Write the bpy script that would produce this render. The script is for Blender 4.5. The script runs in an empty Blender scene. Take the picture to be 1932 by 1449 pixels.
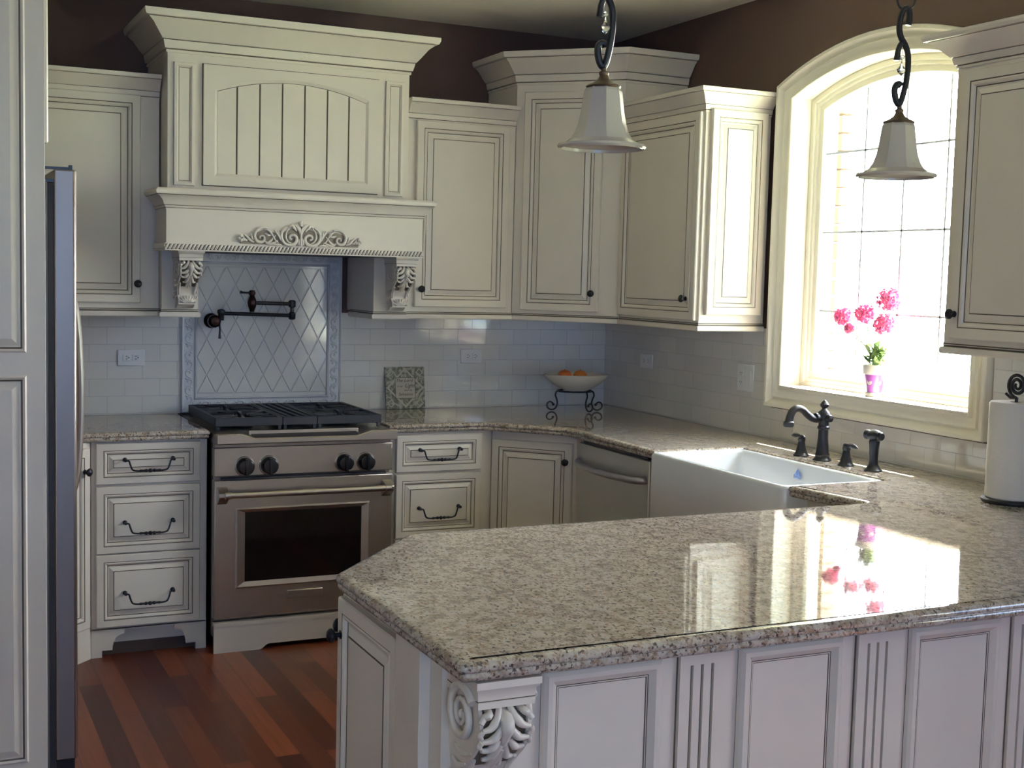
import bpy, bmesh, math, random
from mathutils import Vector, Matrix
from mathutils.geometry import tessellate_polygon
random.seed(7)
PI = math.pi
S = bpy.context.scene
C = S.collection
# ------------------------------------------------------------------ camera
cam = bpy.data.cameras.new('camera'); co = bpy.data.objects.new('camera', cam); C.objects.link(co)
CX, CY, CZ = -3.3074, -5.8736, 1.5731
yaw, pitch, roll = math.radians(25.281), math.radians(4.8267), math.radians(1.4805)
f = Vector((math.sin(yaw)*math.cos(pitch), math.cos(yaw)*math.cos(pitch), -math.sin(pitch)))
r = Vector((math.cos(yaw), -math.sin(yaw), 0)); u = r.cross(f)
r2 = r*math.cos(roll) + u*math.sin(roll); u2 = u*math.cos(roll) - r*math.sin(roll)
M = Matrix((r2, u2, -f)).transposed().to_4x4(); M.translation = (CX, CY, CZ)
co.matrix_world = M
cam.sensor_width = 36; cam.lens = 2429.2/1932*36; cam.clip_start = .05; cam.clip_end = 300
S.camera = co
# ------------------------------------------------------------------ world, sun, portals, exposure
S.view_settings.view_transform = 'Standard'; S.view_settings.look = 'None'
S.view_settings.exposure = 0.50; S.view_settings.gamma = 1; S.view_settings.use_curve_mapping = False
S.cycles.max_bounces = 10; S.cycles.diffuse_bounces = 6; S.cycles.glossy_bounces = 4
S.cycles.transparent_max_bounces = 16; S.cycles.sample_clamp_indirect = 6
S.cycles.caustics_reflective = False; S.cycles.caustics_refractive = False
w = bpy.data.worlds.new('sky'); S.world = w; w.use_nodes = True
nt = w.node_tree; bg = nt.nodes['Background']
tc = nt.nodes.new('ShaderNodeTexCoord'); sp = nt.nodes.new('ShaderNodeSeparateXYZ'); rp = nt.nodes.new('ShaderNodeValToRGB')
nt.links.new(tc.outputs['Generated'], sp.inputs[0]); nt.links.new(sp.outputs['Z'], rp.inputs[0])
rp.color_ramp.elements[0].position = 0.0; rp.color_ramp.elements[0].color = (.98, .98, 1, 1)
rp.color_ramp.elements[1].position = .6; rp.color_ramp.elements[1].color = (.78, .86, 1, 1)
az = nt.nodes.new('ShaderNodeMapRange'); az.inputs[1].default_value = -.75; az.inputs[2].default_value = .1   # clear blue sky behind the house, bright haze towards the sun
nt.links.new(sp.outputs['Y'], az.inputs[0])
mxs = nt.nodes.new('ShaderNodeMix'); mxs.data_type = 'RGBA'; mxs.inputs[6].default_value = (.042, .078, .146, 1)
nt.links.new(az.outputs[0], mxs.inputs[0]); nt.links.new(rp.outputs[0], mxs.inputs[7])
nt.links.new(mxs.outputs[2], bg.inputs[0]); bg.inputs[1].default_value = 40

sl = bpy.data.lights.new('sun', 'SUN'); so = bpy.data.objects.new('sun', sl); C.objects.link(so)
sl.energy = 110; sl.angle = math.radians(.3); sl.color = (1, .95, .86)
so.rotation_euler = Vector((-1, 0.06, -1.88)).to_track_quat('-Z', 'Y').to_euler(); so.location = (4, -2, 8)

def portal(loc, rot, sx, sy):
    l = bpy.data.lights.new('window_portal', 'AREA'); l.shape = 'RECTANGLE'; l.size = sx; l.size_y = sy
    l.cycles.is_portal = True
    o = bpy.data.objects.new('window_portal', l); C.objects.link(o); o.location = loc; o.rotation_euler = rot
portal((.30, -2.04, 1.80), (0, PI/2, 0), 1.4, 1.15)
portal((.30, -5.25, 1.33), (0, PI/2, 0), .95, 1.1)
portal((-3.95, -9.30, 1.40), (PI/2, 0, 0), 2.4, 1.9)
portal((-2.15, -9.30, 2.10), (PI/2, 0, 0), .9, .7)

# ------------------------------------------------------------------ materials
def mat(name, col, rough=.5, metal=0, coat=0, spec=.5, bump=None, vary=None, trans=0, ior=None):
    m = bpy.data.materials.new(name); m.use_nodes = True; n = m.node_tree; b = n.nodes['Principled BSDF']
    b.inputs['Base Color'].default_value = (*col, 1); b.inputs['Roughness'].default_value = rough
    b.inputs['Metallic'].default_value = metal; b.inputs['Coat Weight'].default_value = coat
    b.inputs['Specular IOR Level'].default_value = spec; b.inputs['Coat Roughness'].default_value = .05
    b.inputs['Transmission Weight'].default_value = trans
    if ior: b.inputs['IOR'].default_value = ior
    t = n.nodes.new('ShaderNodeTexCoord')
    if vary:
        sc, amt = vary
        no = n.nodes.new('ShaderNodeTexNoise'); no.inputs['Scale'].default_value = sc; no.inputs['Detail'].default_value = 4
        n.links.new(t.outputs['Object'], no.inputs['Vector'])
        cr = n.nodes.new('ShaderNodeValToRGB')
        cr.color_ramp.elements[0].color = (*[c*(1-amt) for c in col], 1); cr.color_ramp.elements[1].color = (*[min(1, c*(1+amt)) for c in col], 1)
        cr.color_ramp.elements[0].position = .3; cr.color_ramp.elements[1].position = .7
        n.links.new(no.outputs[0], cr.inputs[0]); n.links.new(cr.outputs[0], b.inputs['Base Color'])
    if bump:
        sc, st, di = bump
        no = n.nodes.new('ShaderNodeTexNoise'); no.inputs['Scale'].default_value = sc; no.inputs['Detail'].default_value = 3
        n.links.new(t.outputs['Object'], no.inputs['Vector'])
        bp = n.nodes.new('ShaderNodeBump'); bp.inputs['Strength'].default_value = st; bp.inputs['Distance'].default_value = di
        n.links.new(no.outputs[0], bp.inputs['Height']); n.links.new(bp.outputs[0], b.inputs['Normal'])
    return m
def P(m): return m.node_tree.nodes['Principled BSDF']
cream = mat('cream_painted_wood', (.69, .625, .54), .36, vary=(3.0, .035), bump=(60, .12, .0006))
glaze = mat('brown_glaze_line', (.11, .085, .055), .5)
wallp = mat('chocolate_wall_paint', (.085, .050, .040), .75, bump=(180, .15, .001))
ceilm = mat('ceiling_paint', (.80, .76, .68), .9)
plain = mat('room_wall_paint', (.64, .60, .55), .85)
trimm = mat('window_trim_paint', (.78, .73, .62), .35)
white = mat('fireclay_white', (.80, .81, .83), .10, coat=.6)
plate = mat('outlet_white_plastic', (.72, .72, .71), .3)
slotm = mat('outlet_slot_dark', (.03, .03, .03), .6)
orb = mat('oil_rubbed_bronze', (.011, .011, .015), .36, metal=.3, vary=(25, .3))
cop = mat('bronze_copper_edge', (.032, .014, .012), .28, metal=.8, vary=(22, .6))
iron = mat('black_wrought_iron', (.012, .012, .014), .45)
black = mat('black_knob_plastic', (.010, .010, .012), .22)
grate = mat('cast_iron_grate', (.020, .022, .030), .55)
glassb = mat('oven_glass_black', (.004, .003, .003), .06)
steel = mat('brushed_stainless', (.45, .40, .35), .30, metal=1)
steeld = mat('dark_brushed_stainless', (.28, .24, .22), .26, metal=1)
rubber = mat('dark_gasket', (.02, .018, .022), .6)
paper = mat('paper_towel', (.66, .62, .57), .95, bump=(90, .4, .002))
brick = mat('exterior_brick', (.55, .42, .34), .9)
glassm = bpy.data.materials.new('window_glass'); glassm.use_nodes = True
n_ = glassm.node_tree; n_.nodes.remove(n_.nodes['Principled BSDF']); tr_ = n_.nodes.new('ShaderNodeBsdfTransparent'); gs_ = n_.nodes.new('ShaderNodeBsdfGlossy'); gs_.inputs['Roughness'].default_value = .0
mx_ = n_.nodes.new('ShaderNodeMixShader')
mx_.inputs[0].default_value = .05; n_.links.new(tr_.outputs[0], mx_.inputs[1]); n_.links.new(gs_.outputs[0], mx_.inputs[2]); n_.links.new(mx_.outputs[0], n_.nodes['Material Output'].inputs[0])
crystal = mat('crystal_glass', (1, 1, 1), 0, trans=1, ior=1.5)
shade = mat('white_shade_glass', (.50, .46, .40), .22, coat=.3)
P(shade).inputs['Subsurface Weight'].default_value = .0
gold = mat('antique_bronze_cap', (.10, .065, .04), .45, metal=.5, vary=(30, .4))
pinkm = mat('pink_petals', (.92, .26, .46), .7, vary=(40, .2))
leafm = mat('plant_leaf', (.20, .30, .10), .6, vary=(20, .3))
purple = mat('purple_pot_glaze', (.20, .05, .22), .35)
potw = mat('cream_pot_glaze', (.75, .70, .62), .4)
orange = mat('orange_peel', (.70, .22, .04), .5, bump=(120, .3, .001))
apple = mat('red_orange_peel', (.55, .12, .03), .4, vary=(9, .3))
bowlm = mat('cream_bowl_glaze', (.78, .73, .64), .25)
ink = mat('plaque_ink', (.05, .045, .04), .7)
blue = mat('blue_sink_emblem', (.12, .2, .5), .3)
grass = mat('lawn_grass', (.42, .48, .30), .9)
hedge = mat('distant_hedge', (.10, .16, .12), .9)
roofm = mat('eave_paint', (.7, .68, .62), .8)

def brushed(m, axis):
    n = m.node_tree; b = P(m); t = n.nodes.new('ShaderNodeTexCoord'); mp = n.nodes.new('ShaderNodeMapping')
    mp.inputs['Scale'].default_value = axis; no = n.nodes.new('ShaderNodeTexNoise'); no.inputs['Scale'].default_value = 1; no.inputs['Detail'].default_value = 2
    n.links.new(t.outputs['Object'], mp.inputs[0]); n.links.new(mp.outputs[0], no.inputs['Vector'])
    r_ = n.nodes.new('ShaderNodeMapRange'); r_.inputs[3].default_value = .22; r_.inputs[4].default_value = .42
    n.links.new(no.outputs[0], r_.inputs[0]); n.links.new(r_.outputs[0], b.inputs['Roughness'])
brushed(steel, (3, 3, 500)); brushed(steeld, (500, 500, 3))

def granite():
    m = mat('speckled_granite', (.5, .45, .38), .035, spec=.6); n = m.node_tree; b = P(m); L = n.links.new
    t = n.nodes.new('ShaderNodeTexCoord')
    def ramp(src, stops):
        cr = n.nodes.new('ShaderNodeValToRGB'); e = cr.color_ramp.elements
        while len(e) < len(stops): e.new(.5)
        for i, (p_, c_) in enumerate(stops): e[i].position = p_; e[i].color = (*c_, 1)
        L(src, cr.inputs[0]); return cr.outputs[0]
    def mix(fac, a, c):
        x = n.nodes.new('ShaderNodeMix'); x.data_type = 'RGBA'; L(fac, x.inputs[0])
        for s_, k in ((a, 6), (c, 7)):
            if hasattr(s_, 'links'): L(s_, x.inputs[k])
            else: x.inputs[k].default_value = (*s_, 1)
        return x.outputs[2]
    def noise(sc, det=3, rough=.6, stretch=(1, 1, 1)):
        mp = n.nodes.new('ShaderNodeMapping'); mp.inputs['Scale'].default_value = stretch; mp.inputs['Rotation'].default_value = (0, 0, .3)
        L(t.outputs['Object'], mp.inputs[0])
        x = n.nodes.new('ShaderNodeTexNoise'); x.inputs['Scale'].default_value = sc; x.inputs['Detail'].default_value = det; x.inputs['Roughness'].default_value = rough
        L(mp.outputs[0], x.inputs['Vector']); return x.outputs[0]
    base = ramp(noise(38, 5, .7, (1, .8, 1)), [(.30, (.18, .14, .11)), (.43, (.32, .265, .215)), (.56, (.47, .415, .35)), (.70, (.36, .33, .31))])
    tan = ramp(noise(90, 3), [(.55, (0, 0, 0)), (.64, (1, 1, 1))])
    c1 = mix(tan, base, (.27, .185, .12))
    dk = ramp(noise(150, 2, .5, (1, .6, 1)), [(.575, (0, 0, 0)), (.64, (1, 1, 1))])
    c2 = mix(dk, c1, (.10, .08, .07))
    v = n.nodes.new('ShaderNodeTexVoronoi'); v.inputs['Scale'].default_value = 62; L(t.outputs['Object'], v.inputs['Vector'])
    sp1 = ramp(v.outputs['Distance'], [(.13, (1, 1, 1)), (.20, (0, 0, 0))])
    gate = ramp(noise(14, 2), [(.48, (0, 0, 0)), (.60, (1, 1, 1))])
    mm = n.nodes.new('ShaderNodeMath'); mm.operation = 'MULTIPLY'; L(sp1, mm.inputs[0]); L(gate, mm.inputs[1])
    c3 = mix(mm.outputs[0], c2, (.07, .035, .035))
    L(c3, b.inputs['Base Color']); return m
granm = granite()

def tile_mat(name, axis):
    m = mat(name, (.68, .68, .69), .09, coat=.3); n = m.node_tree; b = P(m); L = n.links.new
    g = n.nodes.new('ShaderNodeNewGeometry'); s_ = n.nodes.new('ShaderNodeSeparateXYZ'); L(g.outputs['Position'], s_.inputs[0])
    cmb = n.nodes.new('ShaderNodeCombineXYZ'); L(s_.outputs[axis], cmb.inputs[0]); L(s_.outputs['Z'], cmb.inputs[1])
    br = n.nodes.new('ShaderNodeTexBrick'); br.inputs['Scale'].default_value = 1; br.offset = .5
    br.inputs['Brick Width'].default_value = .152; br.inputs['Row Height'].default_value = .0765
    br.inputs['Mortar Size'].default_value = .0016; br.inputs['Mortar Smooth'].default_value = .3
    br.inputs['Color1'].default_value = (.70, .68, .64, 1); br.inputs['Color2'].default_value = (.65, .63, .595, 1); br.inputs['Mortar'].default_value = (.50, .50, .50, 1)
    L(cmb.outputs[0], br.inputs[0]); L(br.outputs[0], b.inputs['Base Color'])
    inv = n.nodes.new('ShaderNodeMath'); inv.operation = 'SUBTRACT'; inv.inputs[0].default_value = 1; L(br.outputs['Fac'], inv.inputs[1])
    no = n.nodes.new('ShaderNodeTexNoise'); no.inputs['Scale'].default_value = 9; no.inputs['Detail'].default_value = 0; L(g.outputs['Position'], no.inputs['Vector'])
    ad = n.nodes.new('ShaderNodeMath'); ad.operation = 'MULTIPLY_ADD'; ad.inputs[1].default_value = .9; L(no.outputs[0], ad.inputs[0]); L(inv.outputs[0], ad.inputs[2])
    bp = n.nodes.new('ShaderNodeBump'); bp.inputs['Strength'].default_value = .6; bp.inputs['Distance'].default_value = .0016
    L(ad.outputs[0], bp.inputs['Height']); L(bp.outputs[0], b.inputs['Normal'])
    rr = n.nodes.new('ShaderNodeMapRange'); rr.inputs[3].default_value = .09; rr.inputs[4].default_value = .7; L(br.outputs['Fac'], rr.inputs[0]); L(rr.outputs[0], b.inputs['Roughness'])
    return m
tileX = tile_mat('white_subway_tile_back', 'X'); tileY = tile_mat('white_subway_tile_side', 'Y')
diam = mat('white_diamond_tile', (.67, .655, .63), .10, coat=.3, bump=(7, .25, .003))
relief = mat('white_relief_tile', (.66, .66, .67), .25)

def wood():
    m = mat('cherry_wood_planks', (.1, .03, .02), .30, spec=.22); n = m.node_tree; b = P(m); L = n.links.new
    g = n.nodes.new('ShaderNodeNewGeometry'); s_ = n.nodes.new('ShaderNodeSeparateXYZ'); L(g.outputs['Position'], s_.inputs[0])
    cmb = n.nodes.new('ShaderNodeCombineXYZ'); L(s_.outputs['Y'], cmb.inputs[0]); L(s_.outputs['X'], cmb.inputs[1])
    br = n.nodes.new('ShaderNodeTexBrick'); br.inputs['Scale'].default_value = 1; br.offset = .37; br.offset_frequency = 2; br.squash = 1.0
    br.inputs['Brick Width'].default_value = .95; br.inputs['Row Height'].default_value = .083
    br.inputs['Mortar Size'].default_value = .0008; br.inputs['Bias'].default_value = 0
    br.inputs['Color1'].default_value = (.17, .045, .020, 1); br.inputs['Color2'].default_value = (.040, .011, .008, 1); br.inputs['Mortar'].default_value = (.02, .007, .005, 1)
    L(cmb.outputs[0], br.inputs[0])
    mp = n.nodes.new('ShaderNodeMapping'); mp.inputs['Scale'].default_value = (60, 2.5, 1); L(g.outputs['Position'], mp.inputs[0])
    no = n.nodes.new('ShaderNodeTexNoise'); no.inputs['Scale'].default_value = 1; no.inputs['Detail'].default_value = 5; L(mp.outputs[0], no.inputs['Vector'])
    mr = n.nodes.new('ShaderNodeMapRange'); mr.inputs[3].default_value = .6; mr.inputs[4].default_value = 1.4; L(no.outputs[0], mr.inputs[0])
    vm = n.nodes.new('ShaderNodeVectorMath'); vm.operation = 'SCALE'; L(br.outputs[0], vm.inputs[0]); L(mr.outputs[0], vm.inputs['Scale'])
    L(vm.outputs[0], b.inputs['Base Color']); return m
woodm = wood()

def plaque_mat():
    m = mat('ornate_green_grey_plaque', (.5, .5, .42), .6); n = m.node_tree; b = P(m); L = n.links.new
    t = n.nodes.new('ShaderNodeTexCoord')
    no = n.nodes.new('ShaderNodeTexNoise'); no.inputs['Scale'].default_value = 22; no.inputs['Detail'].default_value = 3; no.inputs['Distortion'].default_value = 2.5
    L(t.outputs['Object'], no.inputs['Vector'])
    cr = n.nodes.new('ShaderNodeValToRGB'); e = cr.color_ramp.elements
    e[0].position = .40; e[0].color = (.12, .12, .095, 1); e[1].position = .60; e[1].color = (.36, .36, .31, 1); x = e.new(.5); x.color = (.21, .215, .165, 1)
    L(no.outputs[0], cr.inputs[0]); L(cr.outputs[0], b.inputs['Base Color']); return m
plqm = plaque_mat(); plqc = mat('plaque_cream_field', (.42, .40, .35), .6)

# ------------------------------------------------------------------ mesh helpers
class MB:
    def __init__(s): s.v = []; s.f = []; s.m = []
    def add(s, vs, fs, m=0):
        b = len(s.v); s.v += [tuple(x) for x in vs]; s.f += [tuple(b+i for i in q) for q in fs]; s.m += [m]*len(fs); return s
    def box(s, x0, x1, y0, y1, z0, z1, m=0):
        return s.add([(x0,y0,z0),(x1,y0,z0),(x1,y1,z0),(x0,y1,z0),(x0,y0,z1),(x1,y0,z1),(x1,y1,z1),(x0,y1,z1)],
                     [(0,3,2,1),(4,5,6,7),(0,1,5,4),(1,2,6,5),(2,3,7,6),(3,0,4,7)], m)
    def prism(s, poly, a, b, fn=lambda p, q, h: (p, q, h), m=0):
        n = len(poly)
        vs = [fn(p, q, a) for p, q in poly]+[fn(p, q, b) for p, q in poly]
        return s.add(vs, [tuple(range(n))[::-1], tuple(range(n, 2*n))]+[(i, (i+1) % n, n+(i+1) % n, n+i) for i in range(n)], m)
    def loft(s, loops, closed=True, mats=None, cap0=False, cap1=False, capm=0):
        n = len(loops[0]); b = len(s.v)
        for l in loops: s.v += [tuple(x) for x in l]
        for j in range(len(loops)-1):
            for i in range(n if closed else n-1):
                k = (i+1) % n
                s.f.append((b+j*n+i, b+j*n+k, b+(j+1)*n+k, b+(j+1)*n+i)); s.m.append(mats[j] if mats else 0)
        if cap0: s.f.append(tuple(b+i for i in range(n))[::-1]); s.m.append(capm)
        if cap1: s.f.append(tuple(b+(len(loops)-1)*n+i for i in range(n))); s.m.append(capm)
        return s
    def lathe(s, prof, seg=24, c=(0,0,0), ax='z', m=0, facet=False):
        loops = []
        for rr, h in prof:
            l = []
            for i in range(seg):
                a = 2*PI*i/seg; x, y = rr*math.cos(a), rr*math.sin(a)
                p = (x, y, h) if ax == 'z' else ((h, x, y) if ax == 'x' else (y, h, x))
                l.append((c[0]+p[0], c[1]+p[1], c[2]+p[2]))
            loops.append(l)
        k = len(s.f); s.loft(loops, cap0=prof[0][0] > 1e-5, cap1=prof[-1][0] > 1e-5)
        for i in range(k, len(s.m)): s.m[i] = m
        return s
    def tube(s, pts, rad, seg=8, closed=False, m=0, flat=1, nrm=None):
        pts = [Vector(p) for p in pts]; n = len(pts)
        if not hasattr(rad, '__len__'): rad = [rad]*n
        up = None; loops = []
        for i, p in enumerate(pts):
            a = pts[(i-1) % n] if closed or i > 0 else p; b_ = pts[(i+1) % n] if closed or i < n-1 else p
            t = (b_-a)
            t = t.normalized() if t.length > 1e-9 else Vector((0,0,1))
            if nrm: up = Vector(nrm)
            elif up is None: up = Vector((0,0,1)) if abs(t.z) < .9 else Vector((1,0,0))
            x = t.cross(up)
            if x.length < 1e-6: x = t.orthogonal()
            x.normalize(); y = x.cross(t).normalized(); up = y if not nrm else up
            loops.append([p+x*(rad[i]*math.cos(2*PI*k/seg))+y*(rad[i]*flat*math.sin(2*PI*k/seg)) for k in range(seg)])
        k = len(s.f)
        if closed: loops.append(loops[0])
        s.loft(loops, cap0=not closed, cap1=not closed)
        for i in range(k, len(s.m)): s.m[i] = m
        return s
    def ball(s, c, rx, ry=None, rz=None, seg=12, m=0):
        ry = ry or rx; rz = rz or rx; n = max(5, seg//2)
        loops = []
        for j in range(n+1):
            a = PI*j/n; q = max(math.sin(a), .02)
            loops.append([(c[0]+rx*q*math.cos(2*PI*i/seg), c[1]+ry*q*math.sin(2*PI*i/seg), c[2]-rz*math.cos(a)) for i in range(seg)])
        k = len(s.f); s.loft(loops, cap0=True, cap1=True)
        for i in range(k, len(s.m)): s.m[i] = m
        return s
    def build(s, name, mats, parent=None, smooth=True, ang=35, bevel=0, loc=None, rz=None, matrix=None):
        me = bpy.data.meshes.new(name)
        v = s.v
        if matrix: v = [tuple(matrix @ Vector(p)) for p in v]
        me.from_pydata(v, [], s.f); 
        for m_ in (mats if isinstance(mats, (list, tuple)) else [mats]): me.materials.append(m_)
        for p, k in zip(me.polygons, s.m): p.material_index = k
        bm = bmesh.new(); bm.from_mesh(me); bmesh.ops.recalc_face_normals(bm, faces=bm.faces); bm.to_mesh(me); bm.free()
        if smooth:
            me.shade_smooth(); me.set_sharp_from_angle(angle=math.radians(ang))
        o = bpy.data.objects.new(name, me); C.objects.link(o)
        if parent: o.parent = parent
        if loc: o.location = loc
        if rz is not None: o.rotation_euler = (0, 0, rz)
        if bevel:
            md = o.modifiers.new('bevel', 'BEVEL'); md.width = bevel; md.segments = 2; md.limit_method = 'ANGLE'; md.angle_limit = math.radians(40)
        return o
def tag(o, label, cat, group=None):
    o['label'] = label; o['category'] = cat
    if group: o['group'] = group
    return o
def thing(name, loc, label, cat, rz=0, group=None):
    o = bpy.data.objects.new(name, None); C.objects.link(o); o.location = loc; o.rotation_euler = (0, 0, rz); o.empty_display_size = .1
    return tag(o, label, cat, group)
def struct(o): o['kind'] = 'structure'; return o
def spline(pts, n=8):
    out = []; P_ = [Vector(p) for p in pts]
    for i in range(len(P_)-1):
        p0 = P_[max(i-1, 0)]; p1 = P_[i]; p2 = P_[i+1]; p3 = P_[min(i+2, len(P_)-1)]
        for k in range(n):
            t = k/n; out.append(.5*((2*p1)+(p2-p0)*t+(2*p0-5*p1+4*p2-p3)*t*t+(3*p1-p0-3*p2+p3)*t**3))
    out.append(P_[-1]); return out
def lerp(a, b, t): return a+(b-a)*t
def taper(n, a, b, c=None):
    return [lerp(a, b, i/(n-1)) if c is None else (lerp(a, b, i/(n-1)*2) if i < (n-1)/2 else lerp(b, c, (i/(n-1))*2-1)) for i in range(n)]
def offset_poly(poly, d):
    """inset a closed counter-clockwise outline by d (to the left of travel)"""
    n = len(poly); out = []
    for i in range(n):
        a, b, c = Vector(poly[i-1]), Vector(poly[i]), Vector(poly[(i+1) % n])
        e1 = (b-a).normalized(); e2 = (c-b).normalized(); n1 = Vector((-e1.y, e1.x)); n2 = Vector((-e2.y, e2.x))
        k = n1+n2; k = k/(k.length_squared)*2 if k.length > 1e-6 else n1
        out.append(tuple(b+k*d))
    return out
def sweep(mb, line, prof, closed=False, side=1, mats=None, capm=0):
    """line: plan points; prof: (outward, z); outward is to the right of travel for side=1"""
    n = len(line); loops = []
    offs = []
    for i in range(n):
        b = Vector(line[i][:2])
        a = Vector(line[i-1][:2]) if (i > 0 or closed) else None; c = Vector(line[(i+1) % n][:2]) if (i < n-1 or closed) else None
        e1 = (b-a).normalized() if a is not None else (c-b).normalized(); e2 = (c-b).normalized() if c is not None else e1
        n1 = Vector((e1.y, -e1.x)); n2 = Vector((e2.y, -e2.x)); k = n1+n2; k = k*2/k.length_squared
        offs.append((b, k*side))
    for b, k in offs: loops.append([(b.x+k.x*o_, b.y+k.y*o_, z) for o_, z in prof])
    npf = len(prof); base = len(mb.v)
    for l in loops: mb.v += l
    cnt = n if closed else n-1
    for i in range(cnt):
        j = (i+1) % n
        for q in range(npf-1):
            mb.f.append((base+i*npf+q, base+j*npf+q, base+j*npf+q+1, base+i*npf+q+1)); mb.m.append(mats[q] if mats else 0)
    if not closed:
        mb.f.append(tuple(base+q for q in range(npf))); mb.m.append(capm)
        mb.f.append(tuple(base+(n-1)*npf+q for q in range(npf))[::-1]); mb.m.append(capm)
    return mb

# ------------------------------------------------------------------ joinery
DOOR = [(0,0,0),(0,.016,0),(.0035,.020,0),(.0335,.020,0),(.0368,.0185,1),(.041,.0205,0),(.047,.0175,0),(.051,.0115,0),(.0543,.0105,1),(.060,.0105,0),(.078,.0170,0),(.0802,.0165,1),(.0815,.0185,1)]
def panel_door(parent, x0, x1, z0, z1, y=0, name='door', k=1.0, prof=DOOR, knob=None, cap=True):
    """raised panel door; its back lies on plane y, front faces -y"""
    mb = MB(); loops = []; mats = []
    kk = min(k, (z1-z0)/2/.098, (x1-x0)/2/.095)
    for i, (ins, h, m) in enumerate(prof):
        q = ins*kk; loops.append([(x0+q, y-h, z0+q), (x1-q, y-h, z0+q), (x1-q, y-h, z1-q), (x0+q, y-h, z1-q)])
        if i: mats.append(m)
    mb.loft(loops, mats=mats, cap0=True, cap1=True)
    o = mb.build(name, [cream, glaze], parent, smooth=False)
    if knob: add_knob(o, knob[0], knob[1], y-.020)
    return o
def add_knob(parent, x, z, y):
    mb = MB().lathe([(.010, 0), (.010, -.002), (.0055, -.004), (.0050, -.012), (.0125, -.016), (.0160, -.021), (.0155, -.026), (.010, -.031), (.0, -.033)], 20, (x, y, z), 'y')
    return mb.build('knob', orb, parent)
def add_pull(parent, x, z, y):
    mb = MB(); w = .094
    for s in (-1, 1):
        mb.lathe([(.009, 0), (.009, -.003), (.004, -.006), (.004, -.02), (.007, -.022), (.006, -.029), (0, -.031)], 12, (x+s*w, y, z), 'y')
    pts = spline([(x-w, y-.024, z), (x-w+.012, y-.026, z-.003), (x-w+.017, y-.027, z-.018), (x-w+.026, y-.028, z-.038), (x-w+.045, y-.029, z-.043),
                  (x-.03, y-.03, z-.0425), (x, y-.03, z-.0425), (x+.03, y-.03, z-.0425), (x+w-.045, y-.029, z-.043), (x+w-.026, y-.028, z-.038), (x+w-.017, y-.027, z-.018), (x+w-.012, y-.026, z-.003), (x+w, y-.024, z)], 5)
    mb.tube(pts, .0036, 8)
    for dx, rr in ((-.036, .0055), (-.027, .0045), (-.016, .007), (0, .0085), (.016, .007), (.027, .0045), (.036, .0055)):
        mb.ball((x+dx, y-.03, z-.0425), .009, rr, rr, 10)
    return mb.build('handle', orb, parent)
def drawer(parent, x0, x1, z0, z1, y=0, pull=True, k=.85):
    o = panel_door(parent, x0, x1, z0, z1, y, 'drawer', k)
    if pull: add_pull(o, (x0+x1)/2, (z0+z1)/2+.016 if z1-z0 < .2 else (z0+z1)/2-.01, y-.019)
    return o
CROWN = [(-.004,-.095),(.003,-.095),(.003,-.0885),(.0015,-.0860),(.006,-.0852),(.008,-.076),(.010,-.066),(.008,-.0645),(.012,-.0635),(.020,-.052),(.034,-.030),(.046,-.019),(.0445,-.0175),(.052,-.0165),(.055,-.008),(.055,0),(-.004,0)]
CM = [0,0,1,0,0,0,1,0,0,0,0,1,0,0,0,0]
def crown(parent, line, ztop, side=1, k=1.0, kz=1.0, name='crown_moulding'):
    mb = MB(); sweep(mb, line, [(a*k, ztop+b*kz) for a, b in CROWN], side=side, mats=CM)
    return mb.build(name, [cream, glaze], parent, ang=25)
RAIL = [(-.004,.036),(.002,.036),(.002,.0335),(.0005,.033),(.0005,.0300),(.002,.0295),(.002,.0275),(.0005,.027),(.0005,.0220),(.006,.0215),(.009,.016),(.009,.004),(.006,0),(-.004,0)]
RM = [0,0,1,1,1,0,1,1,1,0,0,0,0]
def rail(parent, line, z, side=1, name='light_rail'):
    mb = MB(); sweep(mb, line, [(a, z+b) for a, b in RAIL], side=side, mats=RM)
    return mb.build(name, [cream, glaze], parent, ang=25)
H = -PI/2

# ------------------------------------------------------------------ the room
zc = 2.775
struct(MB().box(-6.2, .01, -9.3, .01, -.05, 0).build('floor', woodm, smooth=False))
struct(MB().box(-6.2, .35, -9.4, .2, zc, zc+.1).build('ceiling', ceilm, smooth=False))
struct(MB().box(-3.75, .35, .01, .2, -.05, zc).build('wall_back', wallp, smooth=False))
struct(MB().box(-3.75, -3.6, -2.6, .01, 0, zc).build('wall_left', wallp, smooth=False))
mb = MB(); mb.box(-6.2, -3.75, -2.6, -2.45, 0, zc); mb.box(-6.35, -6.2, -9.3, -2.45, 0, zc)
struct(mb.build('wall_side_room', plain, smooth=False))
mb = MB(); WR = ((-5.1, -2.8, .50, 2.30), (-2.5, -1.7, 1.78, 2.45))
mb.box(-6.2, -5.1, -9.45, -9.3, 0, zc); mb.box(-2.8, -2.5, -9.45, -9.3, 0, zc); mb.box(-1.7, .35, -9.45, -9.3, 0, zc)
for a, b, c, d in WR: mb.box(a, b, -9.45, -9.3, 0, c); mb.box(a, b, -9.45, -9.3, d, zc)
struct(mb.build('wall_rear', plain, smooth=False))
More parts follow.
